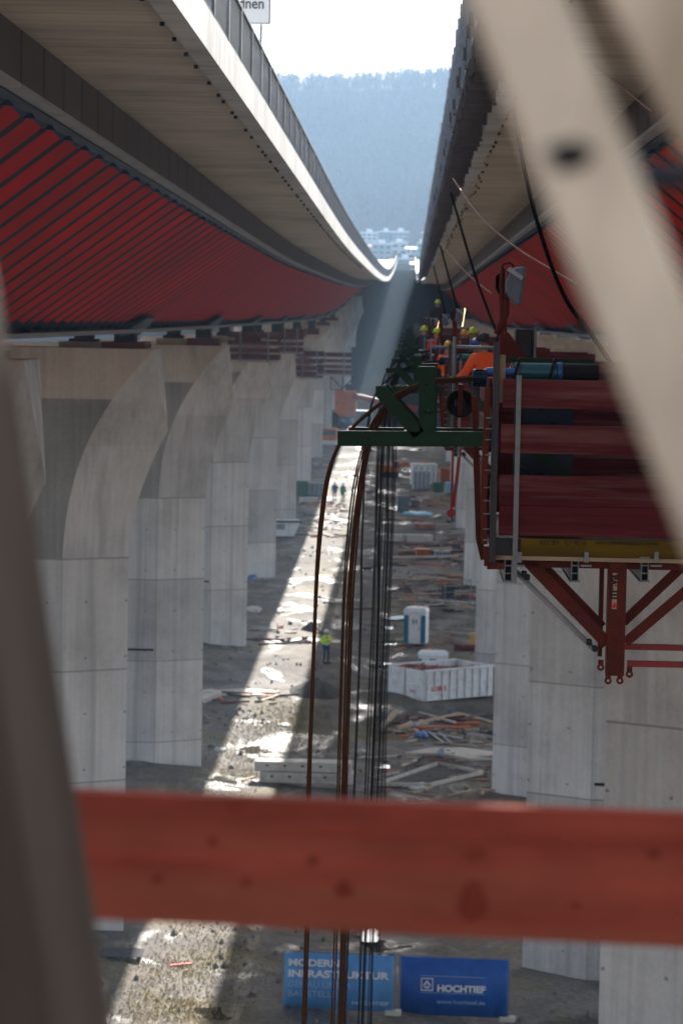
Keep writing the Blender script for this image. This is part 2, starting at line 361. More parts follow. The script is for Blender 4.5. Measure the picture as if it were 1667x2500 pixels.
def ground_mat():
    m, t, b = newmat('muddy_ground'); vec = coords(t, rand=False)
    big = noise(t, vec, .09, 5, .6); mid = noise(t, vec, .6, 6, .65); fine = noise(t, vec, 5, 6, .75)
    c = ramp(t, mid, [(.3, (.06, .047, .038)), (.5, (.125, .10, .082)), (.72, (.23, .19, .16))])
    c = mix(t, .7, c, ramp(t, fine, [(.3, (.16, .16, .16)), (.7, (.84, .84, .84))]), 'OVERLAY')
    grit = ramp(t, noise(t, coords(t, (.7, .35, 1), False), .32, 5, .6, .6), [(.50, (0, 0, 0)), (.60, (1, 1, 1))])
    c = mix(t, 1.0, c, (.72, .68, .64), 'MULTIPLY')
    c = mix(t, math_(t, 'MULTIPLY', grit, .55), c, ramp(t, fine, [(.3, (.17, .15, .13)), (.7, (.40, .36, .32))]))
    grass = ramp(t, noise(t, vec, .22, 5, .7), [(.50, (0, 0, 0)), (.62, (1, 1, 1))])
    gcol = ramp(t, fine, [(.35, (.07, .055, .02)), (.65, (.24, .19, .075))])
    c = mix(t, math_(t, 'MULTIPLY', grass, .75), c, gcol)
    wet = ramp(t, noise(t, coords(t, (.55, .35, 1), False), .55, 4, .55, .5), [(.535, (0, 0, 0)), (.66, (1, 1, 1))])
    damp = ramp(t, noise(t, coords(t, (.55, .35, 1), False), .55, 4, .55, .5), [(.45, (0, 0, 0)), (.60, (1, 1, 1))])
    tcg = N(t, 'ShaderNodeTexCoord'); spg = N(t, 'ShaderNodeSeparateXYZ'); t.links.new(tcg.outputs['Object'], spg.inputs[0])
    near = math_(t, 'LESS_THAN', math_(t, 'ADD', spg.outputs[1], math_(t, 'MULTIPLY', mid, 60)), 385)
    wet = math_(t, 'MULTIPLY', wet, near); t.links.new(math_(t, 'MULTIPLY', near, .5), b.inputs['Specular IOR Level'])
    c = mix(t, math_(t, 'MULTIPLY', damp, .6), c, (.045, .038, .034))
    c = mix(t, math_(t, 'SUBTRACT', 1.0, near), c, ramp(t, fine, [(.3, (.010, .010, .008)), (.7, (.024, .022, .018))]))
    t.links.new(c, b.inputs['Base Color'])
    ro = math_(t, 'SUBTRACT', .85, math_(t, 'MULTIPLY', wet, .77)); t.links.new(ro, b.inputs['Roughness'])
    hgt = math_(t, 'ADD', fine, math_(t, 'MULTIPLY', mid, 1.5))
    bm_ = N(t, 'ShaderNodeBump'); bm_.inputs['Distance'].default_value = .12
    t.links.new(math_(t, 'SUBTRACT', .75, math_(t, 'MULTIPLY', wet, .73)), bm_.inputs['Strength'])
    t.links.new(hgt, bm_.inputs['Height']); t.links.new(bm_.outputs[0], b.inputs['Normal'])
    return m
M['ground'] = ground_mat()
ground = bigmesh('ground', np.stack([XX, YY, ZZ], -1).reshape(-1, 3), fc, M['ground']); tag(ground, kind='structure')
M['puddle'] = mat('puddle_water', (.03, .026, .022), .05, 0, 1, .2, 0)
M['puddle'].node_tree.nodes['Principled BSDF'].inputs['Roughness'].default_value = .05
for l in list(M['puddle'].node_tree.links):
    if l.to_socket.name == 'Roughness': M['puddle'].node_tree.links.remove(l)
M['pale_grit'] = mat('pale_stone_grit', (.50, .46, .42), .9, 0, 2.5, .25, .4, dirt=(.30, .26, .23))
def puddle(xd, yd, wd, hd, nm='puddle'):                          # centre and extent in view pixels
    p = on(xd, yd); s = ppm(p); rx = wd / s / 2; q1 = on(xd, yd - hd / 2); q2 = on(xd, yd + hd / 2); ry = (q1.y - q2.y) / 2
    pts = []; n = 36; ph = [random.uniform(0, 6.28) for _ in range(4)]
    for k in range(n):
        a = 2 * math.pi * k / n; r = 1 + .22 * math.sin(2 * a + ph[0]) + .16 * math.sin(3 * a + ph[1]) + .1 * math.sin(7 * a + ph[2])
        pts.append((p.x + rx * r * math.cos(a), p.y + ry * r * math.sin(a)))
    hs_ = sorted(G(p.x + rx * u * math.cos(a), p.y + ry * u * math.sin(a)) for u in (.2, .5, .8, 1) for a in [k * .52 for k in range(12)])
    zt = hs_[int(len(hs_) * .62)] + .005
    mb = MB(); mb.add([(x, y, zt) for x, y in pts], [tuple(range(n))])
    tag(mb.build(nm, M['puddle'] if nm == 'puddle' else M['pale_grit']), kind='structure')
for a in [(900, 1417, 90, 16), (870, 1440, 60, 14), (835, 1395, 50, 14), (836, 2140, 70, 44), (500, 2322, 110, 24), (862, 1525, 60, 12),
          (848, 1300, 40, 10), (985, 1235, 24, 10), (975, 1412, 40, 10), (940, 1190, 30, 8), (880, 1480, 50, 12), (920, 1350, 40, 10), (1040, 1405, 60, 8), (870, 1760, 50, 14)]: puddle(*a)
# rubble and clods lie everywhere: one uncountable thing
def rubble():
    V = []; F = []; n = 0; base = np.array([(1, 0, 0), (-1, 0, 0), (0, 1, 0), (0, -1, 0), (0, 0, 1), (0, 0, -1)], float)
    tri = np.array([(0, 2, 4), (2, 1, 4), (1, 3, 4), (3, 0, 4), (2, 0, 5), (1, 2, 5), (3, 1, 5), (0, 3, 5)])
    cl = [(rng.uniform(-14, 8), rng.uniform(70, 300)) for _ in range(140)]
    for i in range(9000):
        if i % 3: cx, cy = cl[rng.integers(len(cl))]; x = cx + rng.normal(0, 1.0); y = cy + rng.normal(0, 1.6)
        else: x = rng.uniform(-16, 9); y = 62 + 250 * rng.random() ** 1.3
        s = .02 + .13 * rng.random() ** 6
        b = base * (s * rng.uniform(.6, 1.4, 3)) * rng.uniform(.75, 1.2, (6, 1)); a = rng.uniform(0, 6.28)
        R = np.array([(math.cos(a), -math.sin(a), 0), (math.sin(a), math.cos(a), 0), (0, 0, 1)])
        V.append(b @ R.T + (x, y, G0(x, y) + s * .2)); F.append(tri + n); n += 6
    return np.concatenate(V), np.concatenate(F)
_gi = {}
def G0(x, y):                                        # quick lookup in the sheet itself
    i = np.searchsorted(xs, x) - 1; j = np.searchsorted(ys, y) - 1; return ZZ[j, i]
M['rubble'] = mat('broken_stone', (.15, .13, .115), .85, 0, 2, .6, .3)
rv, rf = rubble(); tag(bigmesh('rubble', rv, rf, M['rubble'], False), 'clods stones and crumbs of rubble strewn over the mud', None, None, 'stuff')
def tufts():
    V = []; F = []; n = 0
    cl = [on(*p) for p in [(560, 1680), (640, 1650), (580, 1760), (520, 1790), (690, 1640), (420, 2230), (480, 2160), (400, 2300), (330, 2330), (470, 2350), (630, 1690), (560, 1720), (860, 1690), (480, 1830), (460, 2260)]]
    for i in range(16000):
        c = cl[rng.integers(len(cl))]; x = c.x + rng.normal(0, 1.1); y = c.y + rng.normal(0, 2.0); z = G0(x, y)
        h = rng.uniform(.03, .14); a = rng.uniform(0, 6.28); dx, dy = math.cos(a) * .02, math.sin(a) * .02; lx, ly = rng.normal(0, .07, 2)
        V.append([(x - dx, y - dy, z), (x + dx, y + dy, z), (x + lx, y + ly, z + h)]); F.append([(n, n + 1, n + 2)]); n += 3
    return np.array(V).reshape(-1, 3), np.array(F).reshape(-1, 3)
M['drygrass'] = mat('dry_grass', (.30, .23, .08), .9, 0, 3, .5, 0)
tv, tf = tufts(); tag(bigmesh('dry_grass', tv, tf, M['drygrass'], False), 'short yellow dry grass tufts on the sunlit strip', None, None, 'stuff')
# ------------------------------------------------------------------ wooded hill
def forest():
    V = []; F = []; n = 0
    for i in range(8200):
        x = rng.uniform(-170, 150); y = rng.uniform(1130, 1790)
        i0 = np.searchsorted(xs, x) - 1; j0 = np.searchsorted(ys, y) - 1; z = ZZ[j0, i0]
        cl_ = math.sin(x * .05 + 2 * math.sin(y * .011)) + math.sin(y * .023 + x * .017 + 1.3)
        if cl_ < -.7 and rng.random() < .65: continue
        h = rng.uniform(9, 16) * (1 + .12 * cl_); r = h * rng.uniform(.14, .22); q = []
        q.append([(x - .25, y, z), (x + .25, y, z), (x + .1, y, z + h), (x - .1, y, z + h)])
        k = 26; u = rng.normal(size=(k, 3)); u /= np.linalg.norm(u, axis=1)[:, None]; u *= rng.random((k, 1)) ** .4
        c = np.array((x, y, z + h * .62)) + u * (r, r, h * .42)
        d = rng.normal(size=(k, 3)) * (.35, .35, .5) + (0, 0, .55); d *= rng.uniform(.8, 1.9, (k, 1))
        e = rng.normal(size=(k, 3)); e[:, 2] *= .3; e *= .22
        q += np.stack([c - e, c + e, c + e * .4 + d, c - e * .4 + d], 1).tolist()
        q = np.array(q); V.append(q.reshape(-1, 3)); F.append(np.arange(n, n + len(q) * 4).reshape(-1, 4)); n += len(q) * 4
    return np.concatenate(V), np.concatenate(F)
fv, ff = forest(); tag(bigmesh('bare_woodland', fv, ff, M['bark'], False), 'hazy blue leafless woodland covering the far hillside', None, None, 'stuff')
# ------------------------------------------------------------------ far buildings
def building(xd, yb, wd, hd, Y, wallm, roofm, label, pitched=False, rows=2, cols=4, rz=0.0):
    b = at(xd, yb, Y); s = FPX / K / Y; W_, H_ = wd / s, hd / s; D_ = W_ * .8
    z0 = min(b.z, float(gz(b.x, Y))) - b.z - 2
    r = empty('building', b, rz); tag(r, label, 'building', 'buildings below the wooded hill')
    MB().box(-W_ / 2, W_ / 2, 0, D_, z0, H_).build('wall', wallm, r)
    rf = MB()
    if pitched:
        rf.add([(-W_ / 2 - .4, -.4, H_), (W_ / 2 + .4, -.4, H_), (W_ / 2 + .4, D_ + .4, H_), (-W_ / 2 - .4, D_ + .4, H_), (-W_ / 2 - .4, D_ / 2, H_ + D_ * .3), (W_ / 2 + .4, D_ / 2, H_ + D_ * .3)],
               [(0, 1, 5, 4), (2, 3, 4, 5), (0, 4, 3), (1, 2, 5), (0, 3, 2, 1)])
    else:
        rf.box(-W_ / 2 - .35, W_ / 2 + .35, -.35, D_ + .35, H_, H_ + .5)
        rf.box(-W_ / 5, W_ / 6, D_ * .3, D_ * .6, H_ + .5, H_ + 1.6)
    rf.build('roof', roofm, r)
    for i in range(rows):
        for j in range(cols):
            cx = -W_ / 2 + W_ * (j + .5) / cols; cz = H_ * (i + .5) / rows; ww, wh = W_ / cols * .3, H_ / rows * .22
            MB().box(cx - ww, cx + ww, -.12, .2, cz - wh, cz + wh).build('window', M['glass'], r)
for a in [(848, 552, 36, 16, 1010, M['house_white'], M['roof'], 'white flat roofed block at the left end of the far buildings', False, 2, 3),
          (886, 556, 30, 22, 1000, M['house_blue'], M['roof'], 'blue fronted hall with a bright roof behind the white offices', False, 1, 3),
          (920, 552, 34, 18, 1015, M['house_grey'], M['roof'], 'pale grey block with a bright roof at the foot of the hill', False, 2, 3),
          (916, 585, 36, 26, 960, M['house_white'], M['roof'], 'tall white cube building in the middle of the far buildings', False, 2, 2),
          (876, 598, 44, 36, 900, M['house_grey'], M['roof'], 'grey office building with three rows of dark windows', False, 3, 3),
          (850, 575, 24, 8, 930, M['house_white'], M['roof_red'], 'low white house with a red roof beside the left bridge railing', True, 1, 3),
          (944, 582, 24, 10, 940, M['house_white'], M['roof'], 'small white shed right of the tall white cube building', True, 1, 2),
          (965, 580, 14, 20, 930, M['house_mint'], M['roof'], 'mint green narrow building next to the right bridge deck', False, 2, 1),
          (930, 606, 40, 10, 860, M['house_grey'], M['roof'], 'long low grey hall above the end of the left bridge', False, 1, 6),
          (978, 560, 18, 24, 960, M['house_white'], M['roof'], 'white block half hidden by the right bridge deck', False, 2, 2),
          (958, 618, 30, 10, 800, M['house_grey'], M['roof'], 'low grey shed nearest to the dirt embankment', True, 1, 3)]: building(*a)
# ------------------------------------------------------------------ bridge decks
def zo(y): return .000085 * (y - 250) ** 2 if y > 250 else 0.0
def profile(px, pz, sg=14):                          # smooth long-section curve through surveyed levels
    g = np.arange(-80, 620, 1.0); zz = np.interp(g, px, pz); kx = np.arange(-45, 46); kk = np.exp(-.5 * (kx / sg) ** 2); kk /= kk.sum()
    zs = np.convolve(np.pad(zz, 45, mode='edge'), kk, 'valid')
    return lambda y: float(np.interp(y, g, zs))
zl = profile([-60, 0, 31, 51, 74, 99, 122, 152, 207, 260, 310, 360, 410, 470, 538, 620], [.12, .08, .0, -.17, -.32, -.5, -.57, -.46, -.26, .1, .67, 1.5, 2.85, 4.75, 7.3, 10.5])
zb = profile([-60, 100, 128, 190, 267, 310, 360, 410, 470, 538, 620], [0, 0, .05, .18, .40, .75, 1.5, 2.85, 4.75, 7.3, 10.5])
Y0, Y1 = 5.0, 545.0
YS = list(np.arange(Y0, 250, 6.0)) + list(np.arange(250, Y1, 5.0)) + [Y1]
def run(mb, prof, ysl=YS, zf=zo):                     # sweep a closed (x, z) profile along the deck
    mb.loft([[(x, y, z + zf(y)) for x, z in prof] for y in ysl], True, True); return mb
def deck(name, label, mirror, zt, zbt, drop):
    r = empty(name, (0, 0, EYE)); tag(r, label, 'bridge')
    X = (lambda x: -1.3 - x) if mirror else (lambda x: x)
    cx = -13.4
    PF = lambda pr: [(X(x), z - drop) for x, z in pr]; zo = lambda y: zt(y) - drop
    run(MB(), PF([(-2.95, 3.74), (-2.95, 4.02), (2 * cx + 2.95, 4.02), (2 * cx + 2.95, 3.74)]), YS, zt).build('deck_slab', M['soffit'], r)
    kap = run(MB(), PF([(-2.67, 3.59 if not mirror else 3.68), (-2.67, 4.12), (-4.3, 4.15), (-4.3, 4.023), (-2.947, 4.023), (-2.947, 3.59 if not mirror else 3.68)]), YS, zt)
    kap.build('edge_beam', M['fascia'], r)
    # dark panelled haunch band; ground light on its underside put into a paler colour
    pj = np.arange(Y0, 380, 2.2); mb = MB(); me_ = MB()
    for k, y in enumerate(pj):
        y1 = y + 2.09
        for q, x0, x1, z0, z1 in ((mb, -5.25, -4.98, 3.06, 3.737), (me_, -5.17, -4.965, 3.0, 3.057)):
            xa, xb = sorted((X(x0), X(x1))); za, zb = zo(y), zo(y1)
            q.add([(xa, y, z0 + za), (xb, y, z0 + za), (xb, y1, z0 + zb), (xa, y1, z0 + zb), (xa, y, z1 + za), (xb, y, z1 + za), (xb, y1, z1 + zb), (xa, y1, z1 + zb)],
                  [(0, 3, 2, 1), (4, 5, 6, 7), (0, 1, 5, 4), (1, 2, 6, 5), (2, 3, 7, 6), (3, 0, 4, 7)])
    run(mb, PF([(-5.24, 3.06), (-4.99, 3.06), (-4.99, 3.737), (-5.24, 3.737)]), [380 + 5 * k for k in range(34)], zt)
    bd = mb.build('haunch_panel', M['panel'], r); me_.build('panel_edge', M['panel_edge'], bd)
    run(MB(), PF([(-5.4, 2.97), (-5.18, 2.97), (-5.18, 2.998), (-5.4, 2.998)]), YS, zt).build('upper_flange', M['navy'], r)
    # corrugated sloping web
    T = Vector((-5.33, 0, 2.97)); B = Vector((-9.6, 0, -.5)); sl_ = (B - T).normalized(); nrm = Vector((-sl_.z, 0, sl_.x)).normalized()
    if nrm.x < 0: nrm = -nrm
    yy = []; y = Y0; per = 2.2
    while y < Y1 - per:
        yy += [(y, .12), (y + .58, .12), (y + 1.2, .27), (y + 1.76, .27)]; y += per
    def strip(mb, a, b):
        ra = []; rb = []
        for y, o in yy:
            for lst, tt in ((ra, a), (rb, b)):
                p = T.lerp(B, tt) + nrm * (o - .3); lst.append((X(p.x), y, p.z + zo(y) * (1 - tt) + zbt(y) * tt))
        mb.loft([ra, rb], False, False)
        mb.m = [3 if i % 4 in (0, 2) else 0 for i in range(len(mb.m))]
    web = MB(); strip(web, .025, .93); web.m = [1 if q else 0 for q in web.m]; wo = web.build('corrugated_web', [M['red_web_lit'] if mirror else M['red_web'], M['fold_dark']], r)
    e1 = MB(); strip(e1, 0, .0249); e1.build('web_border', M['navy'], wo)
    e2 = MB(); strip(e2, .9301, 1); e2.build('web_border', M['navy'], wo)
    # gussets between the folds under the upper flange
    p = T; q = T.lerp(B, .07); gv = []
    for dy in (0, .03):
        for pt in (p + nrm * .10, q - nrm * .25, p - nrm * .3): gv.append((X(pt.x), dy, pt.z))
    g0 = MB().add(gv, [(0, 1, 2), (5, 4, 3), (0, 3, 4, 1), (1, 4, 5, 2), (2, 5, 3, 0)]).build('gusset', M['navy'], wo)
    for k in range(95):
        c = g0 if k == 0 else g0.copy()
        if k: C.objects.link(c); c.parent = wo
        yg = Y0 + per * 6 + k * per + 1.4; c.location = (0, yg, zo(yg))
    # the plain web on the far side of the box
    fr = MB(); ra = [(X(2 * cx + 5.45), y, 2.93 + zo(y)) for y in YS]; rb = [(X(2 * cx + 9.6), y, -.5 + zbt(y)) for y in YS]
    fr.loft([ra, rb], False, False); fr.build('far_web', M['red_web'], r)
    run(MB(), PF([(-9.15, -.62), (-9.15, -.5), (2 * cx + 9.15, -.5), (2 * cx + 9.15, -.62)]), YS, lambda y: zbt(y) + drop).build('bottom_flange', M['flange'], r)
    return r, X, T, B, nrm
left_deck, XL, T, B, nrm = deck('bridge_deck', 'left motorway bridge deck with red corrugated web and bright concrete edge', False, zl, zb, .11)
right_deck, XR, *_ = deck('bridge_deck', 'right motorway bridge deck with comb of timber outriggers along its edge', True, zo, zo, 0)
PY = [58.7 + 36 * k for k in range(13)]
def stiffener(r, X, y, zo):
    a0 = B + nrm * .16; a1 = B.lerp(T, .17) + nrm * .16; vs = []
    for off in (0, .12):
        for (pt, hw) in ((a0, 3.6), (a1, 1.6)):
            for s_ in (-1, 1): q = pt + nrm * off; vs.append((X(q.x), y + s_ * hw, q.z + zo(y)))
    MB().add(vs, [(0, 1, 3, 2), (4, 6, 7, 5), (0, 4, 5, 1), (2, 3, 7, 6), (0, 2, 6, 4), (1, 5, 7, 3)]).build('bearing_stiffener', M['navy'], r)
for y in PY:
    stiffener(left_deck, XL, y, zb); stiffener(right_deck, XR, y, zo)
FT, RH = 4.01, .92
# left railing
rl = MB(); XR_ = -2.74
for h_, wd in ((.86, .05), (.05, .03)): run(rl, [(XR_ - wd, FT + h_), (XR_ + wd, FT + h_), (XR_ + wd, FT + h_ + .04), (XR_ - wd, FT + h_ + .04)], YS, zl)
y = 20.0; k = 0
while y < 330:
    z = zl(y) + FT; x = XR_ + .0; wv = .045
    rl.add([(x - .012, y, z + .09), (x + .012, y, z + .09), (x + .012, y + wv, z + .09), (x - .012, y + wv, z + .09), (x - .012, y, z + .86), (x + .012, y, z + .86), (x + .012, y + wv, z + .86), (x - .012, y + wv, z + .86)],
           [(0, 1, 5, 4), (1, 2, 6, 5), (2, 3, 7, 6), (3, 0, 4, 7)]); y += .14 if y < 150 else .3
rail = rl.build('railing', M['railing'], left_deck)
pm = MB().box(-.04, .04, -.05, .05, 0, RH); p0 = pm.build('post', M['steel'], rail); p0.location = (XR_ + .005, 20, FT)
for k in range(1, 99):
    c = p0.copy(); C.objects.link(c); c.parent = rail; yk = 20 + k * 3.0; c.location = (XR_ + .005, yk, FT + zl(yk))
pst = MB()
yk = 20 + 99 * 3.0
while yk < Y1 - 2:
    z = FT + zl(yk); pst.box(XR_ - .035, XR_ + .045, yk - .05, yk + .05, z, z + RH); yk += 3
tag(pst.build('post', M['steel'], rail), kind='stuff')
pn = MB(); run(pn, [(XR_ - .01, FT + .05), (XR_ + .006, FT + .05), (XR_ + .006, FT + .85), (XR_ - .01, FT + .85)], [330 + 5 * k for k in range(43)] + [Y1], zl); pn.build('infill_panel', M['bluesteel'], rail)
# soffit formwork cones / anchor stubs along the edge beam
def stubs(par, n, f):
    s0 = MB().box(-.028, .028, -.03, .03, 0, .05).build('anchor_stub', M['black'], par)
    for k in range(n):
        c = s0 if k == 0 else s0.copy()
        if k: C.objects.link(c); c.parent = par
        c.location = f(k)
stubs(left_deck, 80, lambda k: (lambda y: (-3.02, y, 3.485 + zl(y)))(22 + k * 1.9 + random.uniform(-.8, .8) * (k > 0)))
# right deck edge: boards, outriggers, posts
XE = 1.37
bd = MB(); run(bd, [(.78, 4.30), (.83, 4.30), (.83, 4.95), (.78, 4.95)], YS); run(bd, [(.76, 4.05), (.82, 4.05), (.82, 4.18), (.76, 4.18)], YS)
run(bd, [(.83, 4.20), (1.36, 4.20), (1.36, 4.25), (.83, 4.25)], YS); run(bd, [(.78, 3.82), (.9, 3.82), (.9, 4.0), (.78, 4.0)], YS)
eb = bd.build('edge_walkway', M['bluesteel'], right_deck)
om = MB().box(.16, .63, -.07, .07, -.16, .39); om.box(.0, .06, -.05, .05, 0, .18)
o0 = om.build('outrigger', M['panel'], eb); o0.location = (.72, 20, 3.80)
pm2 = MB().box(-.03, .03, -.03, .03, -.55, .95); q0 = pm2.build('guard_post', M['steel'], eb); q0.location = (.74, 20, 4.2)
hk = MB().tube([(0, 0, 0), (-.12, 0, .05), (-.16, 0, .16), (-.08, 0, .2)], .012, 6)
for k in range(99):
    yk = 20.6 + k * 1.6 if k < 60 else 116.6 + (k - 60) * 3.2
    c = o0.copy(); C.objects.link(c); c.parent = eb; c.location = (.72 + random.uniform(-.05, .05), yk, 3.80 + zo(yk))
for k in range(1, 99):
    yk = 20 + k * 2.4
    c = q0.copy(); C.objects.link(c); c.parent = eb; c.location = (.74, yk, 4.2 + zo(yk) + random.uniform(-.06, .12))
stubs(right_deck, 70, lambda k: (1.72 + random.uniform(-.08, .12), 24 + k * 1.9 + random.uniform(-.9, .9), 3.68))
# ------------------------------------------------------------------ piers
LH = 3.8; W0 = 4.5
HB = [8.3, 7.06, 5.7, 4.3, 3.2, 2.3, 1.14]; SEAM = [-2.10, -2.03, -1.74, -1.29, -.78, -.04, .91]
def pier_ring(h):                                    # h metres below the eye plane
    seam = float(np.interp(h, HB[::-1], SEAM[::-1])) if h < 8.3 else -2.10
    if h <= 3.9: Wd = .91 + (1.27 - .91) * (h - 1.14) / (3.9 - 1.14)
    elif h < 8.2: Wd = 1.27 * (1 - (h - 3.9) / 4.3) ** 1.8
    else: Wd = 0
    cy = 1.3 * min(1, max(0.004, (h - 1.14) / (3.9 - 1.14)))
    s, wv = W0 + min(seam, Wd - .004), W0 + Wd
    z = -h + 1.14
    t = 1.3
    hf = [(s, -t), (wv, -t + cy), (wv, t - cy + .002), (s, t)]
    return [(x, y, z) for x, y in hf] + [(-x, y, z) for x, y in hf[::-1]]
def smooth_seam():
    global HB, SEAM
    p = np.polyfit(HB, SEAM, 4); hh = np.linspace(1.14, 8.3, 30); ss = np.polyval(p, hh); ss[0] = .91; ss[-1] = -2.1
    HB = list(hh[::-1]); SEAM = list(ss[::-1])
smooth_seam()
def make_pier():
    r = empty('bridge_pier')
    hs = list(np.linspace(1.14, 3.9, 14)) + list(np.linspace(3.9, 8.2, 24))[1:]
    rings = [pier_ring(h) for h in hs]; mb = MB()
    for i in range(len(rings) - 1):
        a, b = rings[i], rings[i + 1]; n = 8; vs = a + b
        for k in range(n):
            k2 = (k + 1) % n
            mi = 0
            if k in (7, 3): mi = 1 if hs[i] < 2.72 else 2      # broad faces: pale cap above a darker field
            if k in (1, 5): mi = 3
            mb.add([a[k], a[k2], b[k2], b[k]], [(0, 3, 2, 1)], mi)
    mb.add(rings[0], [tuple(range(8))], 1)
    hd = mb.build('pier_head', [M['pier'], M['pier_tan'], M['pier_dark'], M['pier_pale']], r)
    sh = MB(); ra = pier_ring(8.2); rb = [(x, y, -30) for x, y, z in ra]
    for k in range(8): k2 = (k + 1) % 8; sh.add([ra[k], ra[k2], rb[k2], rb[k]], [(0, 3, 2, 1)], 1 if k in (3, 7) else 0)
    so_ = sh.build('shaft', [M['pier'], M['pier_shade']], r)
    for x0 in (-W0 + 2.2, W0 - 3.4): MB().box(x0, x0 + 1.2, -1.33, -1.302, -14.2, -14.1).build('cast_in_rail', M['black'], so_)
    return r
TOPL = [-1.05, -1.14, -1.37, -1.54, -1.60, -1.62, -1.62, -1.6]
ORD = ['nearest', 'second', 'third', 'fourth', 'fifth', 'sixth', 'seventh', 'eighth', 'ninth', 'tenth', 'eleventh', 'twelfth', 'thirteenth']
proto = make_pier(); first = True
def put_pier(x, y, top, label, group):
    global first
    o = proto if first else copy_tree(proto); first = False
    g = float(gz(x, y)); o.location = (x, y, g); tag(o, label, 'bridge pier', group)
    for ch in o.children: ch.location = (0, 0, EYE + top - g)
def place(i, side): return ('%s concrete pier in the row under the %s bridge deck, flared at its head' % (ORD[i], side))
PL = [62.8] + PY[1:]
for k, y in enumerate(PL):
    tp = TOPL[min(k, 7)] + (zb(y) if k > 6 else 0)
    put_pier(-9.35 - W0, y, tp, place(k, 'left'), 'piers of the left bridge')
for k, y in enumerate(PY[:10]):
    put_pier(4.3 + W0, y, -1.25 + zo(y), place(k, 'right'), 'piers of the right bridge')
# bearings on the left piers (they lie on the pier heads)
def make_bearing():
    r = empty('bridge_bearing')
    MB().box(-1.45, 0.0, -1.1, 1.2, 0, .22).build('red_beam', M['red_steel'], r, bevel=.02)
    MB().box(-2.9, -1.46, -.9, .9, .002, .2).build('timber_block', M['timber'], r)
    MB().box(-2.6, -1.7, -.6, .6, .203, .30).build('base_plate', M['darksteel'], r)
    MB().box(-2.45, -1.85, -.45, .45, .303, .52).build('bearing_pot', M['darksteel'], r, bevel=.02)
    MB().box(-1.1, -.4, -.5, .5, .222, .50).build('packing_block', M['darksteel'], r)
    return r
b0 = make_bearing()
for k, y in enumerate(PL[:9]):
    o = b0 if k == 0 else copy_tree(b0); o.location = (-9.35 + .55 if k else -9.1, y, EYE + TOPL[min(k, 7)] + (zb(y) if k > 6 else 0) + .002)
    tag(o, 'bearing stack with red beam and timber block on the %s left pier' % ORD[k], 'bearing', 'bearings on the left piers')
    gap = (-.62 + (zb(y) if k <= 6 else 0) - TOPL[min(k, 7)])
    o.scale = (1, 1, gap / .53)
# ------------------------------------------------------------------ text
def text_mesh(body, size, bold=0.0, align='LEFT', space=1.0, width=None):
    cu = bpy.data.curves.new('t', 'FONT'); cu.body = body; cu.size = size; cu.align_x = align; cu.extrude = .002; cu.offset = bold; cu.space_character = space
    o = bpy.data.objects.new('t', cu); C.objects.link(o); dg = bpy.context.evaluated_depsgraph_get(); dg.update()
    me = bpy.data.meshes.new_from_object(o.evaluated_get(dg)); bpy.data.objects.remove(o)
    if width and len(me.vertices):
        xsn = [vv.co.x for vv in me.vertices]; k = width / (max(xsn) - min(xsn))
        for vv in me.vertices: vv.co.x *= k
    return me
def lettering(name, body, size, m, parent, loc, bold=0.0, align='LEFT', rot=(math.pi / 2, 0, 0), width=None):
    me = text_mesh(body, size, bold, align, 1.0, width); me.materials.clear(); me.materials.append(m)
    o = link(name, me, parent); o.location = loc; o.rotation_euler = rot; return o
# traffic sign on the left deck
SY = 75.0; p = at(622, 57, SY); s = FPX / K / SY
r = empty('traffic_sign', (p.x, SY, p.z)); tag(r, 'white traffic sign reading einordnen with dark blue border above the left railing', 'sign')
def rrect(x0, x1, z0, z1, rad, y, n=5):
    o = []
    for cx, cz, a0 in ((x1 - rad, z1 - rad, 0), (x0 + rad, z1 - rad, 90), (x0 + rad, z0 + rad, 180), (x1 - rad, z0 + rad, 270)):
        for k in range(n + 1):
            a = math.radians(a0 + 90 * k / n); o.append((cx + rad * math.cos(a), y, cz + rad * math.sin(a)))
    return o
def slabr(x0, x1, z0, z1, rad, ya, yb): return MB().loft([rrect(x0, x1, z0, z1, rad, ya), rrect(x0, x1, z0, z1, rad, yb)])
SW = 1.85; SH_ = 1.2
slabr(-SW, 0, 0, SH_, .05, 0, .03).build('sign_rim', M['sign_face'], r)
slabr(-SW + .02, -.02, .03, SH_ - .02, .045, -.004, -.001).build('sign_border', M['sign_blue'], r)
slabr(-SW + .05, -.05, .045, SH_ - .045, .03, -.008, -.0045).build('sign_face', M['sign_face'], r)
lettering('lettering', 'einordnen', .40, M['ink'], r, (-.20 - 1.42, -.011, .42), .006, 'LEFT', (math.pi / 2, 0, 0), 1.42)
MB().box(-SW + .2, -SW + .28, .03, .1, EYE * 0 + (EYE + 4.1 - p.z), SH_).build('sign_post', M['steel'], r)
MB().box(-.3, -.22, .03, .1, (EYE + 4.1 - p.z), SH_).build('sign_post', M['steel'], r)
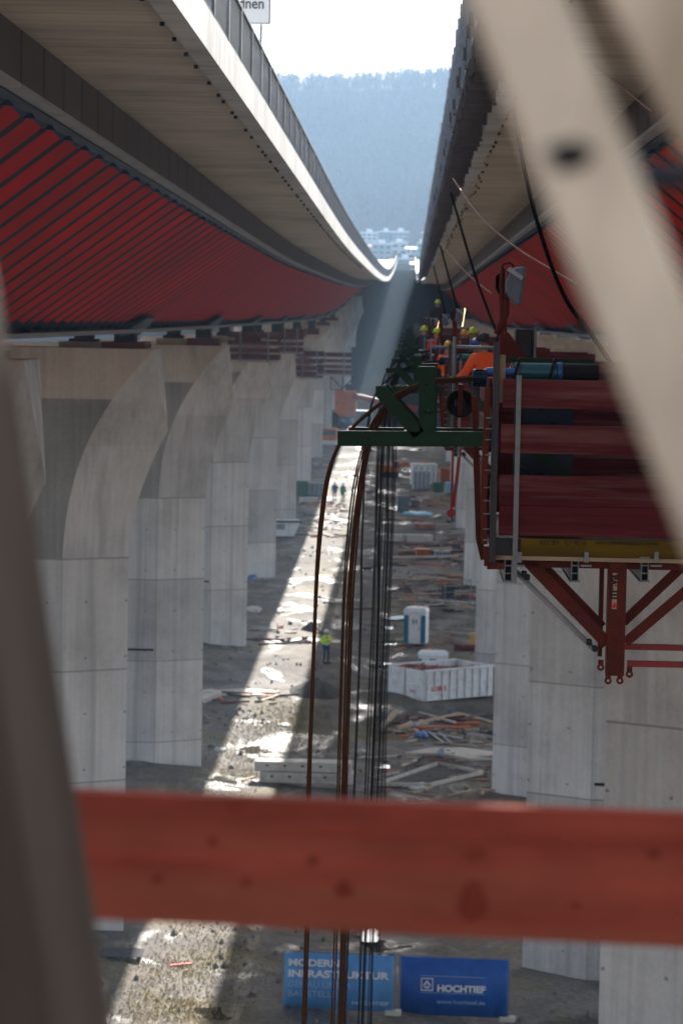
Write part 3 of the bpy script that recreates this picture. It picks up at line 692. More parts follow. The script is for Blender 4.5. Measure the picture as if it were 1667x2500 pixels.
# ------------------------------------------------------------------ jacking platforms along the right bridge
D0 = 22.7
def R(xd, yd, dy=0.0):
    q = at(xd, yd, D0 + dy); return Vector((q.x, dy, q.z - EYE))
def make_platform():
    r = empty('work_platform')
    def board(x, y0, y1, m, name='guard_board'):
        a = R(x, y0); b = R(x, y1); MB().box(a.x, 4.6, -.02, .02, b.z, a.z).build(name, m, r, bevel=.004)
    board(1155, 870, 936, M['redboard']); board(1150, 974, 1040, M['redboard']); board(1146, 1090, 1159, M['redboard']); board(1146, 1160, 1229, M['redboard'])
    a, b = R(1184, 862), R(1180, 1338)
    MB().box(b.x - .02, b.x + .02, -.045, -.0225, b.z, a.z).build('rail_post', M['steel'], r)
    # side wall seen edge on
    a, b = R(1133, 800), R(1149, 1290)
    sw = empty('side_wall'); sw.parent = r
    xa, xb = a.x, a.x + .052
    MB().box(xa, xb, -.06, .04, b.z, R(1140, 785).z).build('side_post', M['greyboard'], sw)
    MB().box(xa + .06, xa + .10, 0.05, .15, R(1140, 925).z, R(1140, 815).z).build('timber_batten', M['timber'], sw)
    for y0, y1 in ((870, 936), (974, 1040), (1090, 1159), (1160, 1229)):
        MB().box(xa - .03, xa - .001, .05, 2.9, R(1130, y1).z, R(1130, y0).z).build('side_board', M['redboard_side'], sw)
    for yb in (960, 985, 1010, 1045, 1080, 1120, 1150, 1180, 1215, 1240):
        z = R(1140, yb).z; MB().tube([(xa - .05, -.03, z), (xa, -.03, z)], .006, 6).build('bolt', M['steel'], sw)
    # back wall, floor
    fz = R(1150, 1238).z
    MB().box(xa, 4.6, .05, 2.9, fz - .05, fz).build('floor', M['darksteel'], r)
    for y0, y1 in ((870, 936), (938, 972), (974, 1040), (1042, 1088), (1090, 1230)):
        MB().box(xa + .1, 4.6, 2.88, 2.92, R(1130, y1).z, R(1130, y0).z).build('back_board', M['redboard'], r)
    MB().box(xa + .1, 4.6, 2.93, 2.96, R(1130, 1232).z, R(1130, 868).z).build('back_sheet', M['black'], r)
    # formwork beam
    a, b = R(1195, 1236), R(1195, 1276)
    yb_ = MB().box(a.x, 4.6, -.02, .06, b.z, a.z).build('formwork_beam', M['yellow_beam'], r, bevel=.004)
    MB().box(xa + .02, a.x - .002, -.02, .06, b.z, a.z).build('beam_end', M['darksteel'], r)
    MB().box(xa + .02, 4.6, -.03, .07, b.z - .035, b.z - .002).build('beam_flange', M['timber'], r)
    q = R(1510, 1245)
    lettering('lettering', 'www.rettenmeier.com     P 36-13   08-239', .055, M['ink'], yb_, (q.x, -.0235, q.z), 0, 'LEFT', (math.pi / 2, math.pi, 0))
    # aluminium joists, seen end on
    for xj in (1167, 1320, 1480):
        a, b = R(xj, 1281), R(xj, 1334); j = MB(); w_ = .03
        for x0, x1, z0, z1 in ((-w_, -w_ + .006, b.z, a.z), (w_ - .006, w_, b.z, a.z)): j.box(a.x + x0, a.x + x1, -.03, 2.9, z0, z1)
        for k in range(4):
            z = a.z + (b.z - a.z) * k / 3; j.box(a.x - w_ + .0065, a.x + w_ - .0065, -.028, 2.9, z - .004, z + .004)
        for k in (0, 1): j.box(a.x - w_ - .012, a.x + w_ + .012, -.03, 2.9, (a.z + .001 if k == 0 else b.z - .009), (a.z + .009 if k == 0 else b.z - .001))
        jo = j.build('joist', M['steel'], r)
        MB().box(a.x - .026, a.x + .026, .03, .05, b.z, a.z).build('joist_core', M['black'], jo)
        cq = R(xj + 25, 1278); MB().box(cq.x - .018, cq.x + .018, -.06, -.031, cq.z - .045, cq.z + .04).box(cq.x - .045, cq.x + .045, -.058, -.035, cq.z - .08, cq.z - .065).build('clamp', M['steel'], jo)
    # bracket truss
    br = empty('bracket_truss'); br.parent = r
    a = R(1112, 1289); b = R(1112, 1303)
    MB().box(a.x, 4.2, .10, .18, b.z, a.z).build('chord', M['red_steel'], br)
    c0, c1 = R(1393, 1283), R(1440, 1555)
    MB().box(R(1395, 1420).x, R(1437, 1420).x, .05, .07, c1.z, c0.z).box(R(1395, 1420).x, R(1395, 1420).x + .02, .071, .2, c1.z, c0.z).box(R(1437, 1420).x - .02, R(1437, 1420).x, .071, .2, c1.z, c0.z).build('bracket_post', M['red_steel'], br, bevel=.003)
    q0 = R(1384, 1310); MB().box(q0.x, q0.x + .035, .35, .43, R(1384, 1520).z, q0.z).build('bracket_post', M['red_steel'], br)
    def strut(x0, y0, x1, y1, wd, dy): MB().bar(R(x0, y0, 0) + Vector((0, dy, 0)), R(x1, y1, 0) + Vector((0, dy, 0)), .06, wd, (0, 0, 1)).build('strut', M['red_steel'], br)
    strut(1212, 1290, 1396, 1482, .10, .13); strut(1235, 1290, 1390, 1450, .07, .37)
    strut(1640, 1250, 1438, 1440, .075, .37); strut(1660, 1290, 1438, 1480, .075, .13)
    for y_ in (1497, 1528):
        a = R(1442, y_ - 6); b = R(1442, y_ + 7); MB().box(a.x, 4.2, .1 if y_ > 1500 else .35, .16 if y_ > 1500 else .41, b.z, a.z).build('tie', M['red_bright'], br)
    lug = MB()
    for xl, yl in ((1397, 1566), (1424, 1566), (1446, 1551), (1380, 1535)):
        q = R(xl, yl); ring = [[(q.x + rr * math.cos(t), yy_, q.z + rr * math.sin(t)) for t in [2 * math.pi * k / 12 for k in range(12)]] for rr, yy_ in ((.03, .06), (.03, .09), (.012, .09), (.012, .06))]
        lug.loft(ring + [ring[0]], True, False); lug.box(q.x - .022, q.x + .022, .062, .088, q.z + .024, q.z + .06)
    lug.build('lug', M['red_steel'], br)
    MB().tube([R(1180, 1312) + Vector((0, .2, 0)), R(1372, 1502) + Vector((0, .2, 0))], .022, 10).build('tube_brace', M['panel_edge'], br, smooth=True)
    for xq, yq in ((1212, 1330), (1205, 1322), (1355, 1480), (1368, 1495)):
        q = R(xq, yq) + Vector((0, .17, 0)); MB().box(q.x - .022, q.x + .022, -.05 + q.y, .05 + q.y, q.z - .022, q.z + .022).build('coupler', M['darksteel'], br, bevel=.008)
    a, b = R(1405, 1400), R(1418, 1318)
    st_ = MB().box(a.x, b.x, .046, .0495, a.z, b.z).build('sticker', M['print_pale'], br)
    st_.data.materials.clear(); st_.data.materials.append(mat('sticker_cream', (.55, .40, .28), .6, 0, 8, .2, 0))
    q = R(1417, 1378); lettering('lettering', 'meva', .115, M['ink'], st_, (q.x, .043, q.z), .004, 'LEFT', (math.pi / 2, -math.pi / 2, 0), .2)
    q = R(1411, 1392); MB().add([(q.x - .03, .044, q.z - .02), (q.x + .03, .044, q.z - .02), (q.x, .044, q.z + .03), (q.x - .03, .0455, q.z - .02), (q.x + .03, .0455, q.z - .02), (q.x, .0455, q.z + .03)],
                                [(0, 1, 2), (5, 4, 3), (0, 3, 4, 1), (1, 4, 5, 2), (2, 5, 3, 0)]).build('sticker_mark', M['logo_red'], st_)
    # left hand red stanchions
    ps = MB(); f_ = lambda pts, wd, dy: [ps.bar(R(*pts[i], 0) + Vector((0, dy, 0)), R(*pts[i + 1], 0) + Vector((0, dy, 0)), .05, wd, (0, 0, 1)) for i in range(len(pts) - 1)]
    f_([(1091, 912), (1096, 1080), (1101, 1240), (1113, 1292)], .055, .3)
    f_([(1120, 890), (1115, 1020), (1110, 1150), (1112, 1250)], .05, .0)
    f_([(1118, 1255), (1118, 1300), (1160, 1300)], .05, .0); f_([(1105, 1190), (1130, 1190), (1130, 1268)], .05, .1); f_([(1112, 1268), (1150, 1268)], .05, .1)
    ps.build('stanchion', M['red_steel'], r)
    return r
def make_frame():
    r = empty('strand_guide')
    def channel(name, p, q, H, holes, y0, flip=1):
        p, q = Vector(p), Vector(q); d = (q - p); L = d.length; du = d / L; dv = Vector((0, 1, 0)).cross(du) * -1
        dv = Vector((-du.z, 0, du.x)) * flip
        mb = MB(); base = p - dv * H / 2; base.y = y0
        mb.plate(base, du, dv, L, H, [(h * L, H / 2) for h in holes], .0135)
        for e in (0, H): mb.add([base + dv * e + du * a + Vector((0, b, 0)) for a, b in ((0, 0), (L, 0), (L, .06), (0, .06))], [(0, 1, 2, 3)])
        return mb.build(name, M['green_steel'], r, solid=.008)
    for y0, xl, dyv in ((0.0, 775, 0), (.75, 800, 0)):
        a = R(xl, 1007, y0); b = R(1128, 1009, y0); a.y = b.y = 0
        if y0: a = Vector((R(800, 990, .75).x, 0, R(775, 1007).z)); b = Vector((R(1128, 1009).x, 0, R(1128, 1009).z))
        channel('base_beam', a, b, .115, [.045, .105, .15, .195, .26] if not y0 else [.12, .3], y0)
    for y0, xp, yt in ((0.0, 980, 843), (.75, 1000, 828)):
        if y0: a = Vector((R(985, 990).x, 0, R(985, 992).z)); b = Vector((R(985, 990).x, 0, R(985, 840).z))
        else: a = R(981, 993); b = R(980, 844)
        a.y = b.y = 0
        channel('upright', a, b, .125, [.12, .28, .34, .5, .62, .74, .9] if not y0 else [.3, .4, .8], y0)
        t_ = MB().box(b.x - .066, b.x + .066, y0 - .01, y0 + .07, b.z, b.z + .008).build('upright_cap', M['green_steel'], r)
    for y0 in (0.0, .75):
        a = R(962, 998); b = R(872, 897); a.y = b.y = 0
        if y0: sh = Vector((.02, 0, 0)); a = a + sh; b = b + sh
        channel('diagonal', a, b, .10, [.3, .45, .55, .65, .9], y0)
    for (x, y_) in ((980, 855), (985, 900), (885, 905), (920, 945), (960, 985), (790, 1007), (1075, 1007)):
        q = R(x, y_); MB().tube([(q.x, .01, q.z), (q.x, .80, q.z)], .016, 8).build('tie_rod', M['green_steel'], r)
    a, b = R(925, 1000), R(965, 990)
    MB().add([(R(925, 1000).x, .05, a.z + .02), (R(968, 1000).x, .05, a.z + .02), (R(968, 985).x, .7, a.z + .06), (R(940, 985).x, .7, a.z + .06)], [(0, 1, 2, 3)]).build('saddle_plate', M['steel'], r, solid=.01)
    return r
GEND = -21.0
def make_bundle(pts, nstr, rad, spread, m, name='strand_bundle'):
    r = empty(name)
    P = [R(*p) + Vector((0, .38, 0)) for p in pts]
    last = P[-1]; P += [Vector((last.x - .15, .38, -14)), Vector((last.x - .1, .5, GEND + .05)), Vector((last.x + .3, 1.4, GEND + .05))]
    # smooth by Catmull-Rom
    out = []
    for i in range(len(P) - 1):
        p0, p1, p2, p3 = P[max(i - 1, 0)], P[i], P[i + 1], P[min(i + 2, len(P) - 1)]
        for k in range(6):
            t = k / 6; out.append(.5 * ((2 * p1) + (p2 - p0) * t + (2 * p0 - 5 * p1 + 4 * p2 - p3) * t * t + (3 * p1 - p0 - 3 * p2 + p3) * t ** 3))
    out.append(P[-1])
    for k in range(nstr):
        ox = (k - (nstr - 1) / 2) * spread; oy = random.uniform(-.04, .04); ph = random.uniform(0, 6)
        pp = [q + Vector((ox * (1 + .25 * math.sin(i * .21 + ph)), oy, ox * .9 * max(0, 1 - i / 14))) for i, q in enumerate(out)]
        MB().tube(pp, rad, 6).build('strand', m, r, smooth=True)
    return r
PA = [(1095, 868), (1040, 872), (985, 876), (930, 898), (880, 925), (835, 960), (800, 995), (772, 1035), (750, 1100), (736, 1190), (726, 1300), (720, 1420), (712, 1640), (705, 1840), (695, 2352)]
PB = [(1095, 870), (1040, 874), (985, 880), (930, 903), (890, 930), (858, 970), (836, 1020), (818, 1090), (804, 1180), (794, 1290), (787, 1400), (780, 1620), (774, 1840), (762, 2352)]
PC = [(1095, 872), (1040, 877), (985, 883), (935, 905), (897, 930), (868, 970), (848, 1020), (832, 1090), (818, 1180), (808, 1290), (802, 1400), (796, 1620), (789, 1840), (780, 2352)]
def make_jack():
    r = empty('strand_jack'); z = R(1230, 853).z - .02; dy = .38
    def cyl(x0, x1, rad, name, m, n=20): MB().tube([(x0, dy, z), (x1, dy, z)], rad, n).build(name, m, r, smooth=False, bevel=.004)
    X_ = lambda x: R(x, 860).x
    za = R(1104, 870).z - z
    hd = MB()
    for x0, x1, rad in ((1088, 1094, .075), (1094, 1112, .06), (1112, 1120, .078)): hd.tube([(X_(x0), dy, z + za), (X_(x1), dy, z + za)], rad, 18)
    for k in range(10):
        t = 2 * math.pi * k / 10; hd.tube([(X_(1090), dy + .066 * math.cos(t), z + za + .066 * math.sin(t)), (X_(1118), dy + .066 * math.cos(t), z + za + .066 * math.sin(t))], .008, 6)
    hd.build('anchor_head', M['navyblack'], r)
    cyl(X_(1120), X_(1186), .038, 'piston_rod', M['blue']); cyl(X_(1186), X_(1196), .085, 'end_cap', M['lamp_grey']); cyl(X_(1196), X_(1284), .082, 'cylinder', M['teal'])
    cyl(X_(1284), X_(1296), .092, 'ring', M['blue']); cyl(X_(1296), X_(1380), .085, 'rear_cylinder', M['black'])
    for x in (1190, 1272):
        cl = MB(); cl.bar((X_(x) - .04, dy - .08, z - .1), (X_(x) + .02, dy - .09, z + .11), .03, .02); cl.tube([(X_(x) + .02, dy - .09, z + .11), (X_(x) + .02, dy + .1, z + .11)], .014, 6)
        cl.build('clamp_bolt', M['black'], r)
    a = R(1140, 822); b = R(1300, 836); MB().box(a.x, b.x + .25, dy + .15, dy + .2, b.z, a.z).build('guide_rail', M['green_steel'], r)
    MB().box(X_(1190), X_(1330), dy + .3, dy + .36, R(1200, 1238).z, z - .086).build('cradle', M['navyblack'], r)
    MB().bar((X_(1240), .6, R(1200, 1040).z), (X_(1420), .6, R(1200, 1180).z), .05, .09).build('cradle_brace', M['green_steel'], r)
    return r
def make_lamp(lit):
    r = empty('flood_lamp'); dy = 1.1
    F_ = lambda x, y_: (lambda q: Vector((q.x, dy, q.z)))(R(x, y_))
    ms = MB().tube([F_(1160, 840), F_(1162, 740), F_(1160, 640), F_(1162, 608)], .018, 8).tube([F_(1175, 835), F_(1170, 740), F_(1180, 640), F_(1178, 615)], .014, 8)
    ms.tube([F_(1162, 700), F_(1178, 660)], .012, 6).tube([F_(1150, 770), F_(1172, 720), F_(1172, 690)], .03, 8)
    ms.build('mast', M['red_steel'], r, smooth=True)
    prof = [(1195, 608), (1218, 607), (1212, 660), (1203, 702), (1190, 695), (1174, 676), (1171, 650), (1180, 620)]
    h1 = [F_(x, y_) + Vector((0, -.14, 0)) for x, y_ in prof]; h2 = [F_(x, y_) + Vector((0, .14, 0)) for x, y_ in prof]
    MB().loft([h1, h2]).build('lamp_housing', M['lamp_grey'], r, bevel=.02)
    g1 = [F_(1219.5, 609) + Vector((0, -.12, 0)), F_(1219.5, 609) + Vector((0, .12, 0)), F_(1205, 699) + Vector((0, .12, 0)), F_(1205, 699) + Vector((0, -.12, 0))]
    MB().add(g1, [(0, 1, 2, 3)]).build('lamp_glass', M['lamp_lit'] if lit else M['glass'], r, solid=.012)
    MB().bar(F_(1176, 612) + Vector((0, -.16, 0)), F_(1210, 636) + Vector((0, -.16, 0)), .02, .035).build('yoke', M['panel_edge'], r)
    cb = MB()
    for k in range(7): cb.tube([F_(1163 + k, 612), F_(1156 - k * 1.2, 625 + k), F_(1150 - k * .8 + 3, 645 + 2 * k), F_(1156, 655 + k * 3)], .007, 5)
    cb.tube([F_(1160, 610), F_(1168, 600), F_(1182, 597), F_(1192, 606)], .008, 6).tube([F_(1168, 612), F_(1166, 680), F_(1160, 740), F_(1148, 790)], .009, 6)
    cb.build('cable', M['black'], r, smooth=True)
    a, b = F_(1163, 770), F_(1230, 838)
    MB().add([F_(1158, 770) + Vector((0, .0, 0)), F_(1178, 765), F_(1232, 838), F_(1160, 838)], [(0, 1, 2, 3)]).build('foot_plate', M['red_steel'], r, solid=.05)
    return r
ROWS = [(22.7, 0.0), (48.5, -.24), (69.6, -.29), (92.0, -.38), (114, -.34), (138, -.3), (162, -.25), (186, -.2), (212, -.1)]
ROWN = ['nearest', 'second', 'third', 'fourth', 'fifth', 'sixth', 'seventh', 'eighth', 'ninth']
def rows(maker, lab, cat, group, upto=9, fix=None):
    o0 = maker()
    for k, (d, dz) in enumerate(ROWS[:upto]):
        o = o0 if k == 0 else copy_tree(o0); o.location = (0, d, EYE + dz); tag(o, lab % ROWN[k], cat, group)
        if fix: fix(o, k)
rows(make_platform, '%s red boarded work platform in the row along the right bridge', 'work platform', 'jacking platforms along the right bridge')
rows(make_frame, '%s dark green steel frame guiding strands off the platforms along the right bridge', 'steel frame', 'green strand frames')
rows(make_jack, '%s teal hydraulic jack lying on the platforms along the right bridge', 'hydraulic jack', 'jacks on the platforms')
rows(lambda: make_lamp(False), '%s grey flood lamp on a red mast above the right platforms', 'flood lamp', 'flood lamps above the platforms', 7)
for o in list(C.objects):                            # the second and fourth lamps are switched on
    if o.name.startswith('flood_lamp') and o.get('label', '').startswith(('second', 'fourth')):
        for ch in o.children:
            if ch.name.startswith('lamp_glass'): ch.data = ch.data.copy(); ch.data.materials[0] = M['lamp_lit']
def make_pole():
    r = empty('scaffold_pole'); a = R(1050, 775); b = R(1046, 1010)
    MB().tube([(a.x, 1.3, a.z), (b.x, 1.3, b.z)], .018, 8).build('tube', M['steel'], r, smooth=True)
    MB().box(a.x - .035, a.x + .035, 1.26, 1.34, R(1050, 880).z - .03, R(1050, 880).z + .03).build('coupler', M['darksteel'], r, bevel=.01)
    MB().tube([(a.x, 1.3, R(1050, 800).z), (a.x + .5, 1.35, R(1050, 800).z - .01)], .018, 8).build('ledger', M['steel'], r, smooth=True)
    return r
rows(make_pole, '%s grey scaffold pole standing between the green frames and the platforms', 'pole', 'scaffold poles by the green frames')
def make_cabinet():
    r = empty('control_cabinet'); a = R(1201, 757); b = R(1243, 838)
    MB().box(a.x, b.x, 1.5, 1.9, b.z, a.z).build('cabinet', M['darksteel'], r, bevel=.01)
    MB().box(a.x + .02, b.x - .03, 1.485, 1.499, b.z + .05, a.z - .02).build('door', M['greyboard'], r)
    MB().tube([(b.x + .01, 1.5, b.z), (b.x + .01, 1.5, a.z + .02)], .012, 6).build('rim_tube', M['steel'], r)
    h = MB()
    for k in range(4): h.tube([(a.x + .03 * k, 1.45, b.z + .02), (a.x - .05 + .02 * k, 1.3, b.z - .05), (a.x - .06 + .03 * k, .9, b.z - .06), (a.x + .02 * k, .5, R(1190, 842).z)], .012, 6)
    h.build('hydraulic_hose', M['black'], r, smooth=True); return r
rows(make_cabinet, '%s dark control cabinet with hydraulic hoses behind the teal jacks', 'cabinet', 'control cabinets on the platforms', 6)
def make_reel():
    r = empty('hose_coil'); q = R(1062, 935)
    t_ = MB()
    for k in range(5): t_.tube([(q.x + (.11 - .012 * k) * math.cos(a), 1.0 + .03 * k, q.z + (.11 - .012 * k) * math.sin(a)) for a in [2 * math.pi * i / 18 for i in range(19)]], .012, 6)
    t_.build('coil', M['black'], r, smooth=True); MB().box(q.x - .02, q.x + .02, .98, 1.16, q.z - .1, q.z + .16).build('hanger', M['red_steel'], r); return r
rows(make_reel, '%s black hose coil hung on a red hanger beside the platforms', 'hose coil', 'hose coils along the platforms', 7)
ST = [(PA, 3, .0085, .011, 'outer'), (PB, 2, .008, .017, 'thin middle'), (PC, 4, .009, .013, 'thick inner')]
for pts, n, rad, spd, word in ST:
    def mk(pts=pts, n=n, rad=rad, spd=spd): return make_bundle(pts, n, rad, spd, M['rust'])
    def dark(o, k):
        if k:
            for ch in o.children:
                if k == 1: ch.data = ch.data.copy(); ch.data.materials[0] = M['darkstrand']; D_[ch.name.split('.')[0] + str(list(o.children).index(ch))] = ch.data
                else: ch.data = D_[ch.name.split('.')[0] + str(list(o.children).index(ch))]
            sc_ = (EYE + ROWS[k][1] - G(-.5, ROWS[k][0])) / 20.95
            o.scale = (1, 1, 1)
    D_ = {}
    rows(mk, '%s ' + word + ' bundle of steel strands hanging from the green frames', 'steel strand', 'strand bundles hanging from the frames', 5, dark)
# hoses and ropes from the right deck edge down to the platforms
M['hose'] = mat('matt_black_hose', (.004, .004, .005), .95, 0, 8, .3, 0); M['hose'].node_tree.nodes['Principled BSDF'].inputs['Specular IOR Level'].default_value = 0
def hose(name, pts, rad, m, label, cat, group=None):
    P = [at(*p) for p in pts]; out = []
    for i in range(len(P) - 1):
        p0, p1, p2, p3 = P[max(i - 1, 0)], P[i], P[i + 1], P[min(i + 2, len(P) - 1)]
        for k in range(8):
            t = k / 8; out.append(.5 * ((2 * p1) + (p2 - p0) * t + (2 * p0 - 5 * p1 + 4 * p2 - p3) * t * t + (3 * p1 - p0 - 3 * p2 + p3) * t ** 3))
    out.append(P[-1]); tag(MB().tube(out, rad, 8).build(name, m, None, smooth=True), label, cat, group)
hose('hose', [(1178, 250, 30), (1215, 440, 28.5), (1255, 580, 27.5), (1300, 690, 26.8), (1352, 760, 26), (1405, 838, 25)], .021, M['hose'], 'thickest black hose hanging beside the pale timber in front of the red web', 'hose', 'hoses down to the platforms')
hose('hose', [(1036, 445, 62), (1060, 530, 58), (1090, 630, 54), (1115, 700, 51), (1138, 760, 49)], .026, M['hose'], 'black hose running from the right deck edge to the second platform', 'hose', 'hoses down to the platforms')
hose('hose', [(1011, 565, 92), (1026, 620, 84), (1045, 690, 76), (1062, 740, 71)], .03, M['hose'], 'thin black hose running from the right deck edge to the third platform', 'hose', 'hoses down to the platforms')
hose('hose', [(995, 610, 125), (1005, 650, 112), (1018, 700, 100), (1028, 745, 94)], .03, M['hose'], 'faint black hose running from the right deck edge to the fourth platform', 'hose', 'hoses down to the platforms')
hose('rope', [(1040, 410, 64), (1100, 495, 56), (1180, 565, 48), (1260, 615, 42), (1330, 655, 38)], .016, M['orange_rope'], 'long orange rope sagging across the soffit from the right deck edge', 'rope', 'orange ropes under the right deck')
hose('rope', [(1014, 560, 95), (1050, 605, 86), (1085, 640, 78), (1130, 675, 70)], .018, M['orange_rope'], 'short faint orange rope near the far end of the right soffit', 'rope', 'orange ropes under the right deck')
hose('rope', [(1366, 150, 34), (1440, 210, 31), (1500, 260, 29)], .014, M['orange_rope'], 'orange rope seen between the two pale timbers at top right', 'rope', 'orange ropes under the right deck')
# red lifting slings with a hook block
q = at(1044, 1028, 48.5); r = empty('lifting_sling', (q.x, q.y, q.z)); tag(r, 'red lifting sling with a round red hook block hanging under the second platform', 'sling')
e = at(1036, 1178, 48.5) - q; e2 = at(1042, 1165, 48.5) - q
MB().tube([(-.03, 0, .1), (e.x, 0, e.z)], .022, 6).tube([(.10, 0, .1), (e2.x, 0, e2.z)], .03, 6).build('strap', M['red_bright'], r)
hb = MB(); cz = e.z; cxx = e.x
hb.loft([[(cxx + rr * math.cos(t), yv, cz + rr * math.sin(t)) for t in [2 * math.pi * k / 16 for k in range(16)]] for rr, yv in ((.05, -.06), (.075, -.05), (.075, .05), (.05, .06))])
hb.build('hook_block', M['red_bright'], r)
MB().tube([(cxx, 0, cz - .06), (cxx + .02, 0, cz - .13), (cxx - .03, 0, cz - .17), (cxx - .07, 0, cz - .12)], .014, 6).build('hook', M['darksteel'], r, smooth=True)
# work platforms on the left piers
def lplat(k, x0, x1, h0, h1, label, wing):
    y = PY[k] - 1.6; s_ = LH; r = empty('work_platform', (0, y, EYE)); tag(r, label, 'work platform', 'platforms on the left piers')
    X0, X1, Z1, Z0 = x0 * s_, x1 * s_, -h0 * s_, -h1 * s_; n = 4; hb_ = (Z1 - Z0) / n
    for i in range(n):
        MB().box(X0, X1, -.03, .03, Z0 + i * hb_ + .06, Z0 + (i + 1) * hb_ - (.12 if i in (1, 2) else .04)).build('guard_board', M['redboard'], r)
        MB().box(X1 - .03, X1 + .03, .032, 3.0, Z0 + i * hb_ + .06, Z0 + (i + 1) * hb_ - .05).build('side_board', M['redboard_side'], r)
    MB().box(X0, X1, -.05, .08, Z0 - .08, Z0 + .05).build('joist', M['panel_edge'], r)
    MB().box(X0, X1 - .04, .09, 3.0, Z0 - .05, Z0).build('floor', M['timber'], r)
    for t in (.25, .8): xx = X0 + (X1 - X0) * t; MB().box(xx - .05, xx + .05, -.09, -.032, Z0 - .1, Z1).build('rail_post', M['steel'], r)
    if wing:
        c = X1 - .7
        for px in (c, c + .5): pass
        b = MB(); b.box(c - .06, c + .06, .2, .32, Z0 - 1.5, Z0 - .05); b.bar((c - 1.0, .25, Z0 - .15), (c, .25, Z0 - 1.2), .08, .1); b.bar((c + 1.0, .25, Z0 - .15), (c, .25, Z0 - 1.2), .08, .1); b.bar((c - 1.0, .25, Z0 - 1.25), (c, .25, Z0 - 1.25), .08, .08); b.bar((c - 1.0, .25, Z0 - .15), (c - 1.0, .25, Z0 - 1.25), .08, .08)
        b.build('bracket_truss', M['red_steel'], r)
lplat(3, -2.80, -2.02, .22, .68, 'red boarded platform on the head of the fourth left pier', False)
lplat(4, -2.45, -2.02, .20, .66, 'red boarded platform on the head of the fifth left pier', False)
lplat(5, -2.50, -1.92, .72, 1.33, 'lower red boarded platform on the sixth left pier', False)
lplat(5.0 and 5, -2.05, -1.28, .74, 1.25, 'red boarded platform jutting into the gap at the sixth left pier, with bracket', True)
